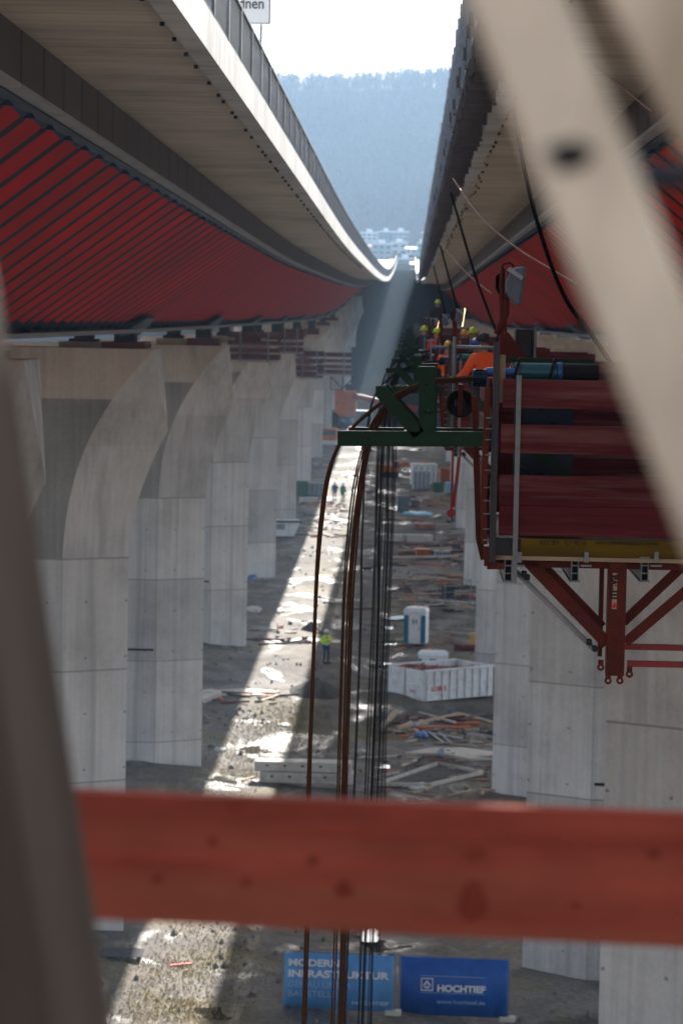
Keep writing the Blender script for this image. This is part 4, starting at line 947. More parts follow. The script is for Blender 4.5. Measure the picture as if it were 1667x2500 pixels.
# ------------------------------------------------------------------ people
def skin_obj(name, verts, edges, radii, m, parent, root=0, sub=1):
    me = bpy.data.meshes.new(name); me.from_pydata(verts, edges, []); me.materials.append(m)
    o = link(name, me, parent)
    bm = bmesh.new(); bm.from_mesh(me); ly = bm.verts.layers.skin.verify(); bm.verts.ensure_lookup_table()
    for i, vtx in enumerate(bm.verts):
        rr = radii[i]; vtx[ly].radius = rr if isinstance(rr, tuple) else (rr, rr); vtx[ly].use_root = (i == root)
    bm.to_mesh(me); bm.free()
    md = o.modifiers.new('skin', 'SKIN'); md.use_smooth_shade = True
    if sub: s2 = o.modifiers.new('sub', 'SUBSURF'); s2.levels = s2.render_levels = sub
    return o
def person(loc, rz, label, jacket, trousers, helmet, group=None, pose='stand', h=1.78, vest=True):
    r = empty('person', loc, rz); tag(r, label, 'person', group); k = h / 1.78
    r.scale = (k, k, k)
    if pose == 'arms':   # forearms raised in front of the chest
        el_, ha = [(-.29, .02, 1.12), (.29, .02, 1.12)], [(-.10, -.27, 1.22), (.12, -.28, 1.18)]
    elif pose == 'work':
        el_, ha = [(-.30, -.10, 1.14), (.30, -.12, 1.14)], [(-.22, -.36, 1.06), (.24, -.38, 1.08)]
    else:
        el_, ha = [(-.27, .03, 1.13), (.27, .02, 1.13)], [(-.27, -.10, .88), (.28, -.06, .87)]
    J = dict(pel=(0, 0, .95), wai=(0, 0, 1.08), che=(0, -.01, 1.30), nec=(0, 0, 1.47), sl=(-.19, 0, 1.42), sr=(.19, 0, 1.42), el=el_[0], er=el_[1], hl=ha[0], hr=ha[1],
             tl=(-.10, 0, .90), tr=(.10, 0, .90), kl=(-.11, -.03, .50), kr=(.12, -.05, .50), al=(-.11, .02, .09), ar=(.13, 0.0, .09), fl=(-.12, -.16, .045), fr=(.15, -.18, .045), hd0=(0, -.01, 1.55), hd1=(0, -.02, 1.70))
    names = list(J); V_ = [J[n] for n in names]; ix = {n: i for i, n in enumerate(names)}
    E = [('pel', 'wai'), ('wai', 'che'), ('che', 'nec'), ('nec', 'hd0'), ('hd0', 'hd1'), ('che', 'sl'), ('che', 'sr'), ('sl', 'el'), ('sr', 'er'), ('el', 'hl'), ('er', 'hr'), ('pel', 'tl'), ('pel', 'tr'), ('tl', 'kl'), ('tr', 'kr'), ('kl', 'al'), ('kr', 'ar'), ('al', 'fl'), ('ar', 'fr')]
    rad = dict(pel=(.15, .11), wai=(.14, .10), che=(.16, .11), nec=.055, sl=.07, sr=.07, el=.042, er=.042, hl=.034, hr=.034, tl=.09, tr=.09, kl=.058, kr=.058, al=.042, ar=.042, fl=.038, fr=.038, hd0=(.07, .085), hd1=(.075, .09))
    edges = [(ix[a], ix[b]) for a, b in E]; radii = [rad[n] for n in names]
    # five fingers rooted in each palm
    for s_, hn, en in ((-1, 'hl', 'el'), (1, 'hr', 'er')):
        hv, ev = Vector(J[hn]), Vector(J[en]); d = (hv - ev).normalized(); sd = d.cross(Vector((0, 0, 1)))
        sd = sd.normalized() if sd.length > .1 else Vector((0, 1, 0))
        V_.append(tuple(hv + d * .07)); radii.append(.036); edges.append((ix[hn], len(V_) - 1)); palm = len(V_) - 1
        for fi, ln in enumerate((.06, .075, .08, .07, .055)):
            side = sd * ((fi - 2) * .019); st = hv + d * (.10 if fi else .05) + side * (1 if fi else 1.6); V_.append(tuple(st)); radii.append(.010); edges.append((palm, len(V_) - 1))
            V_.append(tuple(st + d * ln * .9 + Vector((0, 0, -.02)) + side * .3)); radii.append(.008); edges.append((len(V_) - 2, len(V_) - 1))
    body = skin_obj('body', V_, edges, radii, M['skin'], r)
    nm = ['wai', 'che', 'sl', 'sr', 'el', 'er', 'hl', 'hr', 'pel', 'nec']; iv = {n: i for i, n in enumerate(nm)}
    jr = dict(wai=(.175, .135), che=(.19, .145), sl=.095, sr=.095, el=.066, er=.066, hl=.052, hr=.052, pel=(.175, .14), nec=.075)
    jv = [J[n] for n in nm]; jv[8] = (0, 0, .90); jv[9] = (0, 0, 1.44)
    skin_obj('jacket', jv, [(iv[a], iv[b]) for a, b in (('pel', 'wai'), ('wai', 'che'), ('che', 'nec'), ('che', 'sl'), ('che', 'sr'), ('sl', 'el'), ('sr', 'er'), ('el', 'hl'), ('er', 'hr'))], [jr[n] for n in nm], jacket, r, 0)
    nt_ = ['pel', 'tl', 'tr', 'kl', 'kr', 'al', 'ar']; it = {n: i for i, n in enumerate(nt_)}
    tr_ = dict(pel=(.165, .13), tl=.11, tr=.11, kl=.078, kr=.078, al=.062, ar=.062)
    skin_obj('trousers', [J[n] for n in nt_], [(it[a], it[b]) for a, b in (('pel', 'tl'), ('pel', 'tr'), ('tl', 'kl'), ('tr', 'kr'), ('kl', 'al'), ('kr', 'ar'))], [tr_[n] for n in nt_], trousers, r, 0)
    bt = MB()
    for n in ('l', 'r'):
        a, f = Vector(J['a' + n]), Vector(J['f' + n]); bt.tube([a + Vector((0, .03, .06)), a + Vector((0, .02, -.03)), f.lerp(a, .4) + Vector((0, 0, -.01)), f + Vector((0, -.03, -.005))], [.06, .06, .05, .04], 8)
    bt.build('boots', M['black'], r, smooth=True)
    hm = MB(); rings = []
    for i in range(7):
        a = i / 6 * math.pi / 2; rings.append([(.118 * math.cos(a) * math.cos(t), -.02 + .14 * math.cos(a) * math.sin(t), 1.70 + .135 * math.sin(a)) for t in [2 * math.pi * q_ / 16 for q_ in range(16)]])
    hm.loft(rings); brim = [[(rr * math.cos(t) * .9, -.035 + rr * math.sin(t) * (1.25 if math.sin(t) < 0 else 1), zz) for t in [2 * math.pi * q_ / 16 for q_ in range(16)]] for rr, zz in ((.12, 1.70), (.155, 1.692), (.155, 1.684), (.118, 1.69))]
    hm.loft(brim + [brim[0]], True, False); hm.build('helmet', helmet, r, smooth=True)
    fc_ = MB()   # nose, brow, ears
    fc_.add([(-.018, -.10, 1.585), (.018, -.10, 1.585), (0, -.128, 1.588), (0, -.10, 1.64)], [(0, 1, 2), (0, 2, 3), (2, 1, 3), (0, 3, 1)])
    for s_ in (-1, 1): fc_.box(s_ * .078 - .012, s_ * .078 + .012, -.03, .02, 1.57, 1.64)
    fc_.build('face', M['skin'], body)
    ey = MB()
    for s_ in (-1, 1): ey.tube([(s_ * .032, -.096, 1.635), (s_ * .032, -.104, 1.635)], .012, 8)
    ey.box(-.028, .028, -.104, -.095, 1.548, 1.556); ey.build('eyes_and_mouth', M['ink'], body)
    if vest:
        for z0 in (1.0,):
            bnd = MB(); bnd.loft([[((.185 + e_) * math.cos(t), (.148 + e_) * math.sin(t), zz) for t in [2 * math.pi * q_ / 20 for q_ in range(20)]] for e_, zz in ((0.0, 1.0), (.004, 1.0), (.006, 1.05), (.0, 1.05))], True, False)
            bnd.build('reflective_band', M['sign_face'], r, smooth=True)
    return r
p = on(748, 1530); person(p, math.radians(35), 'worker in yellow jacket, jeans and white helmet standing on the muddy ground', M['hivis_yellow'], M['denim'], M['hel_white'], None, 'arms', 1.95)
p = on(768, 1153); person(p, math.radians(200), 'worker in blue overalls on the left of the pair on the sunlit ground', M['denim'], M['denim'], M['hel_white'], 'pair on the sunlit ground', h=1.75, vest=False)
p = on(787, 1156); person(p, math.radians(150), 'worker in green overalls on the right of the pair on the sunlit ground', M['greenbox'], M['greenbox'], M['hel_white'], 'pair on the sunlit ground', h=1.75, vest=False)
p = on(820, 1118); person(p, math.radians(90), 'worker in a red jacket half hidden behind the rusty strands', M['hivis_red'], M['darkcloth'], M['hel_white'], h=1.8)
p = on(836, 1022); person(p, math.radians(90), 'far worker in a yellow jacket under the base beam of the green frame', M['hivis_yellow'], M['darkcloth'], M['hel_white'], h=1.8)
GP = 'workers on the platforms'
def up_worker(xd, yd_head, Y, rz, label, j, t, hh, pose='work'):
    q = at(xd, yd_head, Y); return person((q.x, Y, q.z - 1.83), rz, label, j, t, hh, GP, pose)
up_worker(1111, 764, 46.6, math.radians(215), 'worker in an orange jacket and black cap seen from behind on the platform', M['hivis_orange'], M['darkcloth'], M['hel_black'])
up_worker(1095, 775, 49.6, math.radians(90), 'worker with a blue helmet facing the man in the orange jacket', M['hivis_orange'], M['denim'], M['hel_blue'])
up_worker(1030, 783, 67, math.radians(180), 'worker with a golden helmet bending behind the green frame', M['hivis_orange'], M['darkcloth'], M['hel_gold'])
up_worker(974, 748, 92, math.radians(180), 'leftmost worker with a yellow green helmet on the far platforms', M['darkcloth'], M['darkcloth'], M['hel_yellow'])
up_worker(1003, 753, 84, math.radians(160), 'worker with a yellow green helmet and red jacket on the far platforms', M['hivis_red'], M['darkcloth'], M['hel_yellow'])
up_worker(1005, 688, 118, math.radians(170), 'worker with a yellow green helmet standing highest under the far red web', M['darkcloth'], M['darkcloth'], M['hel_yellow'])
up_worker(1087, 752, 74, math.radians(200), 'worker in a dark jacket and yellow green helmet behind the lit lamp', M['darkcloth'], M['darkcloth'], M['hel_yellow'])
up_worker(1066, 757, 78, math.radians(150), 'worker with a golden helmet beside the lit lamp', M['hivis_orange'], M['darkcloth'], M['hel_gold'])
# ------------------------------------------------------------------ things on the ground
def spot(name, xd, yd, label, cat, group=None, rz=0.0):
    p = on(xd, yd); r = empty(name, p, rz); tag(r, label, cat, group); return r, ppm(p)
# portable toilets
def toilet(xd, yd, hd, label, double=False, rz=0.0):
    r, s = spot('portable_toilet', xd, yd, label, 'toilet', 'portable toilets', rz); H = hd / s; Wd = H * (.60 if not double else .82); D_ = H * .5
    MB().box(-Wd / 2, Wd / 2, 0, D_, .06, H * .84).build('cabin', M['white'], r, bevel=.04)
    MB().box(-Wd / 2 + .05, Wd / 2 - .05, .05, D_ - .05, 0, .058).build('skid', M['darksteel'], r)
    rf = MB(); hs = [(1.03, .84), (1.04, .90), (.98, .96), (.82, 1.0)]
    rf.loft([[(sx * Wd / 2 * a, D_ / 2 + sy * D_ / 2 * a, H * b) for sx, sy in ((-1, -1), (1, -1), (1, 1), (-1, 1))] for a, b in hs])
    for k in range(7): xx = -Wd * .36 + k * Wd * .12; rf.box(xx - .03, xx + .03, D_ * .1, D_ * .9, H * .985, H * 1.012)
    rf.build('roof', M['white'], r, bevel=.03)
    n = 2 if double else 1; dw = Wd / n
    for i in range(n):
        c = -Wd / 2 + dw * (i + .5)
        for s_ in (-1, 1):
            a, b = c + s_ * dw * .28, c + s_ * dw * .49; MB().box(min(a, b), max(a, b), -.03, -.002, H * .05, H * .80).build('corner_panel', M['toilet_blue'], r)
        d = MB().box(c - dw * .25, c + dw * .25, -.035, -.003, H * .04, H * .82).build('door', M['white'], r, bevel=.015)
        pg = MB()
        for dx in (-.09, .09):
            pg.box(c + dx - .045, c + dx + .045, -.042, -.036, H * .60, H * .67); pg.box(c + dx - .02, c + dx + .02, -.042, -.036, H * .68, H * .705)
            pg.box(c + dx - .035, c + dx - .01, -.042, -.036, H * .555, H * .598); pg.box(c + dx + .01, c + dx + .035, -.042, -.036, H * .555, H * .598)
        pg.build('pictogram', M['ink'], d)
        MB().box(c + dw * .18, c + dw * .22, -.06, -.036, H * .42, H * .47).build('handle', M['darksteel'], d)
    return r
toilet(951, 1485, 86, 'single white portable toilet with blue corners standing in the mud', rz=math.radians(-10))
toilet(993, 1580, 82, 'white double portable toilet half hidden behind the white container', True)
# roll-off container
pB = on(973, 1621); k_ = ppm(pB)
r = empty('waste_container', pB); tag(r, 'large white ribbed waste container filled with reddish rubble', 'container')
Lc, Wc, Hc = math.hypot(162 / k_, 3.2), math.hypot(97 / k_, 2.0), 75 / k_; r.rotation_euler = (0, 0, math.atan2(3.2, 162 / k_))
sk = .0
b = MB(); th = .05
b.box(0, Lc, 0, th, .12, Hc).box(0, Lc, Wc - th, Wc, .12, Hc).box(Lc - th, Lc, th + .001, Wc - th - .001, .12, Hc).box(0, Lc, 0, Wc, .06, .118)
b.build('tub', M['white_paint'], r)
dr = MB(); dr.box(-.05, -.002, .02, Wc / 2 - .02, .14, Hc - .03).box(-.05, -.002, Wc / 2 + .02, Wc - .02, .14, Hc - .03)
for y0 in (.05, Wc / 2 + .05):
    dr.box(-.085, -.0505, y0, y0 + Wc / 2 - .1, Hc * .5, Hc * .54).box(-.085, -.0505, y0, y0 + Wc / 2 - .1, Hc * .9, Hc * .94)
do = dr.build('end_door', M['white_paint'], r, bevel=.01)
MB().box(-.1, -.086, Wc * .52, Wc * .56, .1, Hc).build('door_post', M['white_paint'], do)
rb = MB(); nr = 9
for k in range(nr):
    x = Lc * (k + .25) / nr
    if k == 1: rb.box(x, x + .07, -.09, -.002, Hc * .5, Hc - .1)
    else: rb.box(x, x + .07, -.09, -.002, .1, Hc - .1)
rb.box(0, Lc, -.10, -.002, Hc - .099, Hc + .02).box(0, Lc, Wc, Wc + .1, Hc - .099, Hc + .02).box(Lc * .07, Lc * .28, -.088, -.003, .42, .48)
rb.build('rib', M['white_paint'], r)
bt = MB()
for x in (.2, Lc * .5, Lc - .4): bt.box(x, x + .25, .3, Wc - .3, -.02, .058)
bt.build('runner', M['darksteel'], r)
lettering('lettering', 'LOBBE', .36, M['logo_red'], r, (Lc * .105, -.012, Hc * .33), .012)
lettering('lettering', 'LOBBE', .17, M['logo_red'], do, (-.056, Wc * .22 + .5, Hc * .27), .006, 'LEFT', (math.pi / 2, 0, -math.pi / 2))
fl = MB()
for k in range(160):
    x, y_ = random.uniform(.3, Lc * .95), random.uniform(.2, Wc - .2); s_ = random.uniform(.08, .3); z = Hc * .86 + .16 * math.sin(x * 1.2) + random.uniform(-.1, .1)
    a = random.uniform(0, 3.14); fl.bar((x - s_ * math.cos(a), y_ - s_ * math.sin(a) * .6, z), (x + s_ * math.cos(a), y_ + s_ * math.sin(a) * .6, z + random.uniform(-.1, .1)), s_ * .5, s_ * .4)
fl.box(.1, Lc - .1, .1, Wc - .1, Hc * .6, Hc * .8)
M['debris'] = mat('red_brown_rubble', (.28, .11, .08), .85, 0, 1.2, .8, .3)
tag(fl.build('rubble_load', M['debris'], r), kind='stuff')
# concrete slabs
def longslab(x0, x1, yb, hd, lift, label, dep=1.1):
    p = on(x0, yb); s = ppm(p); L_ = (x1 - x0) / s; H = hd / s
    r = empty('concrete_slab', (p.x, p.y, p.z + lift)); tag(r, label, 'concrete slab', 'stacked concrete slabs'); r.rotation_euler = (0, 0, -.02)
    MB().box(0, L_, 0, dep, 0, H).build('slab', M['slab'], r, bevel=.03)
    lg = MB()
    for k in range(5): x = L_ * (k + .7) / 5.4; lg.box(x - .06, x + .06, -.012, .02, H * .5, H * .7)
    lg.build('lifting_socket', M['soil'], r)
    return H, p
H1, pq = longslab(596, 817, 1800, 25, 0, 'lower long pale concrete slab of the stacked pair on the mud')
H2, _ = longslab(584, 808, 1799, 23, H1 + .004, 'upper long pale concrete slab of the stacked pair, half in sun')
# soil heaps
def heap(xd, yd, wd, hd, label):
    p = on(xd, yd); s = ppm(p); rx = wd / s / 2; H = hd / s; mb = MB(); rings = []; n = 40; ph = [random.uniform(0, 6.28) for _ in range(3)]
    for i in range(13):
        t = i / 12; rr = (1 - t) ** .9; rings.append([(rx * rr * (1 + .12 * math.sin(3 * a + ph[0]) + .07 * math.sin(8 * a + ph[1]) + random.uniform(-.03, .03)) * math.cos(a) + rx * .1 * t, rx * 1.2 * rr * math.sin(a), -.15 + (H + .15) * t + random.uniform(-.02, .02)) for a in [2 * math.pi * k / n for k in range(n)]])
    mb.loft(rings); o = mb.build('soil_heap', M['soil'], None, smooth=True); o.location = p; tag(o, label, 'soil heap', 'heaps of dark soil')
heap(722, 1590, 150, 36, 'larger dark soil heap at the edge of the sunlit strip')
heap(712, 1448, 62, 22, 'smaller dark soil heap farther back in the sunlit strip')
# timbers and scrap
def plank(x0, y0, x1, y1, wd, th, m, label, cat='plank', name='plank', group='loose planks on the ground'):
    p, q = on(x0, y0), on(x1, y1); d = q - p; o = MB().box(0, d.length, -wd / 2, wd / 2, .01, th).build(name, m, None, bevel=.008)
    o.location = p + Vector((0, 0, .02)); o.rotation_euler = (0, -math.atan2(d.z, math.hypot(d.x, d.y)), math.atan2(d.y, d.x)); tag(o, label, cat, group); return o
plank(872, 1672, 910, 1639, .24, .22, M['timber'], 'short thick pale timber lying in front of the white container')
plank(912, 1672, 1056, 1641, .22, .18, M['timber'], 'longest pale timber lying in front of the white container')
plank(1052, 1638, 1130, 1656, .5, .06, M['timber'], 'broad yellowish board end on to the longest pale timber')
plank(930, 1644, 1075, 1668, .12, .05, M['redboard'], 'thin red stained board behind the longest pale timber')
plank(985, 1690, 1060, 1703, .2, .08, M['panel_edge'], 'grey plank lying across the aluminium bars')
plank(978, 1683, 1020, 1713, .14, .08, M['steel'], 'left one of two parallel aluminium bars', 'metal bar', 'metal_bar', 'aluminium bars')
plank(998, 1682, 1036, 1713, .12, .08, M['steel'], 'right one of two parallel aluminium bars', 'metal bar', 'metal_bar', 'aluminium bars')
plank(1050, 1652, 1110, 1640, .3, .1, M['panel'], 'dark brown board beside the right pier')
plank(390, 2217, 441, 2213, .16, .05, M['hivis_red'], 'bright red board lying alone on the sunlit strip')
plank(556, 1800, 585, 1783, .12, .07, M['timber'], 'pale batten left of the concrete slabs')
for k, (a, b_, c, d) in enumerate([(940, 1330, 1092, 1345), (930, 1345, 1060, 1332), (950, 1365, 1100, 1372), (960, 1380, 1090, 1390), (975, 1358, 1080, 1352)]):
    plank(a, b_, c, d, .3, .15, [M['timber'], M['panel'], M['timber'], M['slab'], M['darksteel']][k], ['%s timber in the scrap pile beyond the single toilet' % n for n in ('rearmost pale', 'rearmost dark', 'middle pale', 'front stone coloured', 'dark metal')][k])
for k, (a, b_, c, d) in enumerate([(912, 1268, 1035, 1262), (918, 1276, 1060, 1270), (900, 1282, 1050, 1284), (930, 1252, 1010, 1255)]):
    plank(a, b_, c, d, .35, .16, [M['timber'], M['redboard'], M['slab'], M['panel']][k], '%s board of the timber stack behind the orange crate' % ('pale', 'red', 'stone grey', 'dark')[k])
# scaffold frames in the scrap pile
def sframe(xd, yd, hd, wd, label):
    r, s = spot('scaffold_section', xd, yd, label, 'scaffold frame', 'scaffold frames', .2); H, Wd = hd / s, wd / s
    MB().tube([(-Wd / 2, 0, 0), (-Wd / 2, 0, H)], .035, 6).build('upright', M['steel'], r); MB().tube([(Wd / 2, 0, 0), (Wd / 2, 0, H)], .035, 6).build('upright', M['steel'], r)
    f = MB()
    for t in (.1, .5, .95): f.tube([(-Wd / 2, 0, H * t), (Wd / 2, 0, H * t)], .025, 6)
    f.tube([(-Wd / 2, 0, .1 * H), (Wd / 2, 0, .95 * H)], .02, 6); f.build('crossbar', M['steel'], r)
sframe(980, 1385, 70, 46, 'bare grey scaffold frame standing left in the scrap pile')
sframe(1050, 1392, 62, 60, 'bare grey scaffold frame leaning right in the scrap pile')
sframe(1052, 1462, 42, 28, 'small dark rebar cage standing beside the single toilet')
# formwork panels
def fpanel(pts, th, m, label, cat='formwork panel', cells=(8, 3)):
    P = [on(*p) for p in pts]; z = max(q.z for q in P) + .05; r = empty('formwork_panel', P[0]); tag(r, label, cat)
    L = [Vector((q.x, q.y, q.z + .04)) - P[0] for q in P]; f = MB()
    def PP(u, v_): return L[0].lerp(L[1], u).lerp(L[3].lerp(L[2], u), v_)
    for i in range(4): f.bar(L[i] + Vector((0, 0, th / 2)), L[(i + 1) % 4] + Vector((0, 0, th / 2)), .1, th)
    f.build('frame', m, r); MB().add([q + Vector((0, 0, .03)) for q in L] + [q - Vector((0, 0, .25)) for q in L], [(0, 1, 2, 3), (0, 1, 5, 4), (1, 2, 6, 5), (2, 3, 7, 6), (3, 0, 4, 7)]).build('plate', M['soil'], r); g = MB()
    for i in range(1, cells[0]): g.bar(PP(i / cells[0], 0.02), PP(i / cells[0], .98), .05, th * .6)
    for j in range(1, cells[1]): g.bar(PP(.01, j / cells[1]), PP(.99, j / cells[1]), .05, th * .5)
    g.build('lattice', M['panel'], r)
fpanel([(868, 1804), (985, 1812), (1108, 1778), (1005, 1756)], .18, M['slab'], 'dirty steel formwork panel lying flat in the mud', cells=(14, 6))
def flatslab(pts, th, m, name, label, cat, group=None):
    P = [on(*p) for p in pts]; c = sum(P, Vector()) / len(P); mb = MB()
    mb.loft([[q - c + Vector((0, 0, -.1)) for q in P], [q - c + Vector((0, 0, th)) for q in P]]); o = mb.build(name, m, None, bevel=.02); o.location = c; tag(o, label, cat, group)
flatslab([(930, 1738), (985, 1731), (1060, 1730), (1150, 1736), (1165, 1746), (1080, 1749), (1010, 1741)], .14, M['slab'], 'concrete_slab', 'long curved pale concrete slab lying left of the third right pier', 'concrete slab')
flatslab([(450, 1590), (560, 1578), (645, 1588), (610, 1600), (480, 1606)], .08, M['slab'], 'concrete_slab', 'flat pale concrete slab beside the third left pier', 'concrete slab')
flatslab([(448, 1600), (485, 1594), (510, 1606), (470, 1618)], .25, M['slab'], 'concrete_slab', 'small thick concrete slab touching the third left pier', 'concrete slab')
def rag(xd, yd, wd, hd, m, label, cat='sheet', name='plastic_sheet', th=.12):
    p = on(xd, yd); s = ppm(p); rx = wd / s / 2; ry = max(.15, (on(xd, yd - hd / 2).y - on(xd, yd + hd / 2).y) / 2); n = 22; rings = []
    ph = [random.uniform(0, 6) for _ in range(3)]
    for i, (k, z) in enumerate(((1, -.03), (.95, th * .6), (.6, th), (.15, th * .8))):
        rings.append([(rx * k * (1 + .2 * math.sin(3 * a + ph[0]) + .12 * math.sin(7 * a + ph[1])) * math.cos(a), ry * k * (1 + .2 * math.sin(2 * a + ph[2])) * math.sin(a), z + .04 * math.sin(5 * a + i) * (i > 0)) for a in [2 * math.pi * q / n for q in range(n)]])
    o = MB().loft(rings).build(name, m, None, smooth=True); o.location = p; tag(o, label, cat, 'scraps of sheet and sacks')
rag(962, 1808, 58, 12, M['sack'], 'white crumpled sheet in front of the formwork panel')
rag(1038, 1764, 24, 8, M['sack'], 'small white scrap on the far edge of the formwork panel')
rag(1015, 1740, 16, 12, M['greybox'], 'pale grey lump behind the curved concrete slab', th=.3)
rag(968, 1690, 28, 16, M['blue'], 'blue crumpled bag at the end of the aluminium bars', th=.16)
rag(953, 1664, 16, 6, M['tarp'], 'light blue scrap beside the longest pale timber')
rag(963, 1180, 70, 10, M['tarp'], 'light blue tarpaulin lying flat in the middle distance', th=.2)
rag(580, 1327, 20, 10, M['blue'], 'blue bag at the foot of the fifth left pier', th=.25)
rag(1190, 1812, 34, 14, M['soil'], 'dark bundle under the red sawhorse', th=.3)
rag(655, 1665, 26, 8, M['sack'], 'white scrap on the dry grass of the sunlit strip')
rag(505, 1718, 26, 8, M['sack'], 'white scrap in the shade beside the third left pier')
rag(585, 1405, 34, 14, M['slab'], 'grey sack pile beside the fourth left pier', th=.22)
rag(643, 1402, 16, 10, M['sack'], 'white sack behind the larger soil heap', th=.15)
rag(720, 1430, 30, 9, M['sack'], 'white sheet at the foot of the smaller soil heap', th=.15)
# boxes with lids, ribs, etc.
def crate(xd, yd, wd, hd, m, label, name='crate', cat='crate', rz=.12, ribs=True, dep=None):
    r, s = spot(name, xd, yd, label, cat, None, rz); Wd, H = wd / s, hd / s; D_ = dep or Wd * .7
    MB().box(-Wd / 2, Wd / 2, 0, D_, .06, H * .9).build('side_wall', m, r, bevel=.02)
    MB().box(-Wd / 2 - .04, Wd / 2 + .04, -.04, D_ + .04, H * .9 + .001, H).build('rim', m, r, bevel=.02)
    f = MB()
    for s_ in (-1, 1): f.box(s_ * Wd * .35 - .08, s_ * Wd * .35 + .08, .05, D_ - .05, -.02, .058)
    if ribs:
        for k in range(4): x = -Wd / 2 + Wd * (k + .5) / 4; f.box(x - .03, x + .03, -.035, -.002, .1, H * .88)
    f.build('runner', M['darksteel'], r)
crate(926, 1172, 26, 38, M['greybox'], 'tall grey box standing behind the light blue tarpaulin')
crate(953, 1162, 20, 18, M['greybox'], 'low grey box right of the tall grey box')
crate(938, 1152, 12, 9, M['yellow_beam'], 'small yellow box on top of the middle distance clutter')
crate(905, 1245, 44, 17, M['slab'], 'left one of two pale concrete blocks in the middle distance', 'concrete_block', 'concrete block', ribs=False)
crate(964, 1246, 60, 17, M['slab'], 'right and longer one of two pale concrete blocks in the middle distance', 'concrete_block', 'concrete block', ribs=False)
crate(972, 1278, 32, 18, M['orange'], 'orange red crate on the timber stack')
crate(1016, 1283, 34, 16, M['greybox'], 'grey crate right of the orange red crate')
crate(1037, 1138, 24, 26, M['tarp'], 'light blue bin standing right of the green bin', 'bin', 'bin')
crate(1006, 1127, 24, 22, M['greenbox'], 'green bin in the middle distance by the orange machine', 'bin', 'bin')
crate(968, 1122, 40, 44, M['panel_edge'], 'grey tarped box in front of the white cabin')
crate(974, 1116, 56, 50, M['white_paint'], 'white site cabin behind the grey tarped box', 'site_cabin', 'cabin')
crate(1022, 1112, 22, 34, M['orange'], 'rusty orange tank right of the green bin', 'tank', 'tank')
crate(692, 1139, 28, 34, M['greenbox'], 'dark green tarped container by the seventh left pier', 'tank', 'tank')
crate(722, 1138, 42, 30, M['greybox'], 'grey container right of the dark green one by the seventh left pier', 'site_container', 'container')
crate(710, 1155, 40, 12, M['slab'], 'pale concrete block in front of the grey container', 'concrete_block', 'concrete block', ribs=False)
crate(1030, 1375, 26, 28, M['darksteel'], 'dark box leaning on the scrap pile by the third right pier')
crate(977, 1215, 44, 12, M['debris'], 'stack of red bricks behind the pale concrete blocks', 'brick_stack', 'bricks', ribs=False)
crate(1033, 1640, 10, 14, M['lamp_grey'], 'small pale grey bucket behind the longest pale timber', 'bucket', 'bucket', ribs=False)
sb = MB()
def scrap():
    regs = [((905, 1240), (1100, 1300), 90), ((900, 1320), (1095, 1400), 110), ((880, 1640), (1130, 1720), 60), ((860, 1730), (1130, 1830), 60), ((880, 1110), (1060, 1200), 90), ((560, 1440), (720, 1480), 25), ((700, 1150), (800, 1240), 50), ((455, 1590), (640, 1620), 25), ((850, 1440), (1040, 1500), 25)]
    for (x0, y0), (x1, y1), n in regs:
        for _ in range(n):
            p = on(random.uniform(x0, x1), random.uniform(y0, y1)); L_ = random.uniform(.15, .5) if random.random() < .7 else random.uniform(.6, 1.6); a = random.gauss(.1, .5) if random.random() < .7 else random.uniform(0, 3.14); w_ = random.uniform(.06, .2); h_ = random.uniform(.03, .12)
            d = Vector((math.cos(a), math.sin(a), random.uniform(-.08, .08))) * L_; n0 = len(sb.m); c = p + Vector((0, 0, h_ * .6))
            sb.bar(c - d, c + d, w_, h_); sb.m[n0:] = [random.choice([0, 0, 0, 1, 2, 2, 3, 4, 5])] * (len(sb.m) - n0)
scrap()
tag(sb.build('timber_scrap', [M['timber'], M['redboard'], M['soil'], M['slab'], M['debris'], M['orange']], None), 'offcuts of timber rusty steel and broken concrete scattered over the site', None, None, 'stuff')
# red and yellow beams by the right pier, sawhorse
plank(1052, 1494, 1160, 1492, .9, .30, M['redboard'], 'dark red beam stack lying before the third right pier', 'beam', 'steel_beam', 'beams by the third right pier')
o = plank(1087, 1482, 1165, 1480, .7, .75, M['orange'], 'yellow orange beam lying on the dark red beams', 'beam', 'steel_beam', 'beams by the third right pier')
o.data.materials[0] = mat('yellow_paint', (.65, .30, .02), .5, 0, 4, .2, .05)
r, s = spot('sawhorse', 1200, 1815, 'bright red sawhorse leaning out from behind the second right pier', 'sawhorse')
MB().box(-.35, .6, -.1, .1, .45, .7).build('top_beam', M['red_bright'], r, bevel=.01)
for sx in (-.15, .4):
    for sy in (-.3, .3): MB().bar((sx, 0, .46), (sx, sy, 0), .06, .06).build('leg', M['blue'], r)
# small white skip with sloping ends
r, s = spot('skip', 672, 1236, 'small white skip with sloping end beside the fifth left pier', 'skip', None, .15)
Wd, H = 150 / s, 36 / s; xl = -.75 * Wd
pr = [(xl, 0), (.02 * Wd, 0), (.13 * Wd, H), (xl - .1 * Wd, H)]
MB().loft([[(x, y_, z + .03) for x, z in pr] for y_ in (0, 1.9)]).build('tub', M['white_paint'], r, bevel=.02)
MB().box(xl - .1 * Wd, .135 * Wd, -.08, -.002, H - .12, H + .04).build('rim', M['darksteel'], r)
MB().box(-.25 * Wd, -.12 * Wd, -.012, -.002, H * .45, H * .8).build('plate', M['greybox'], r)
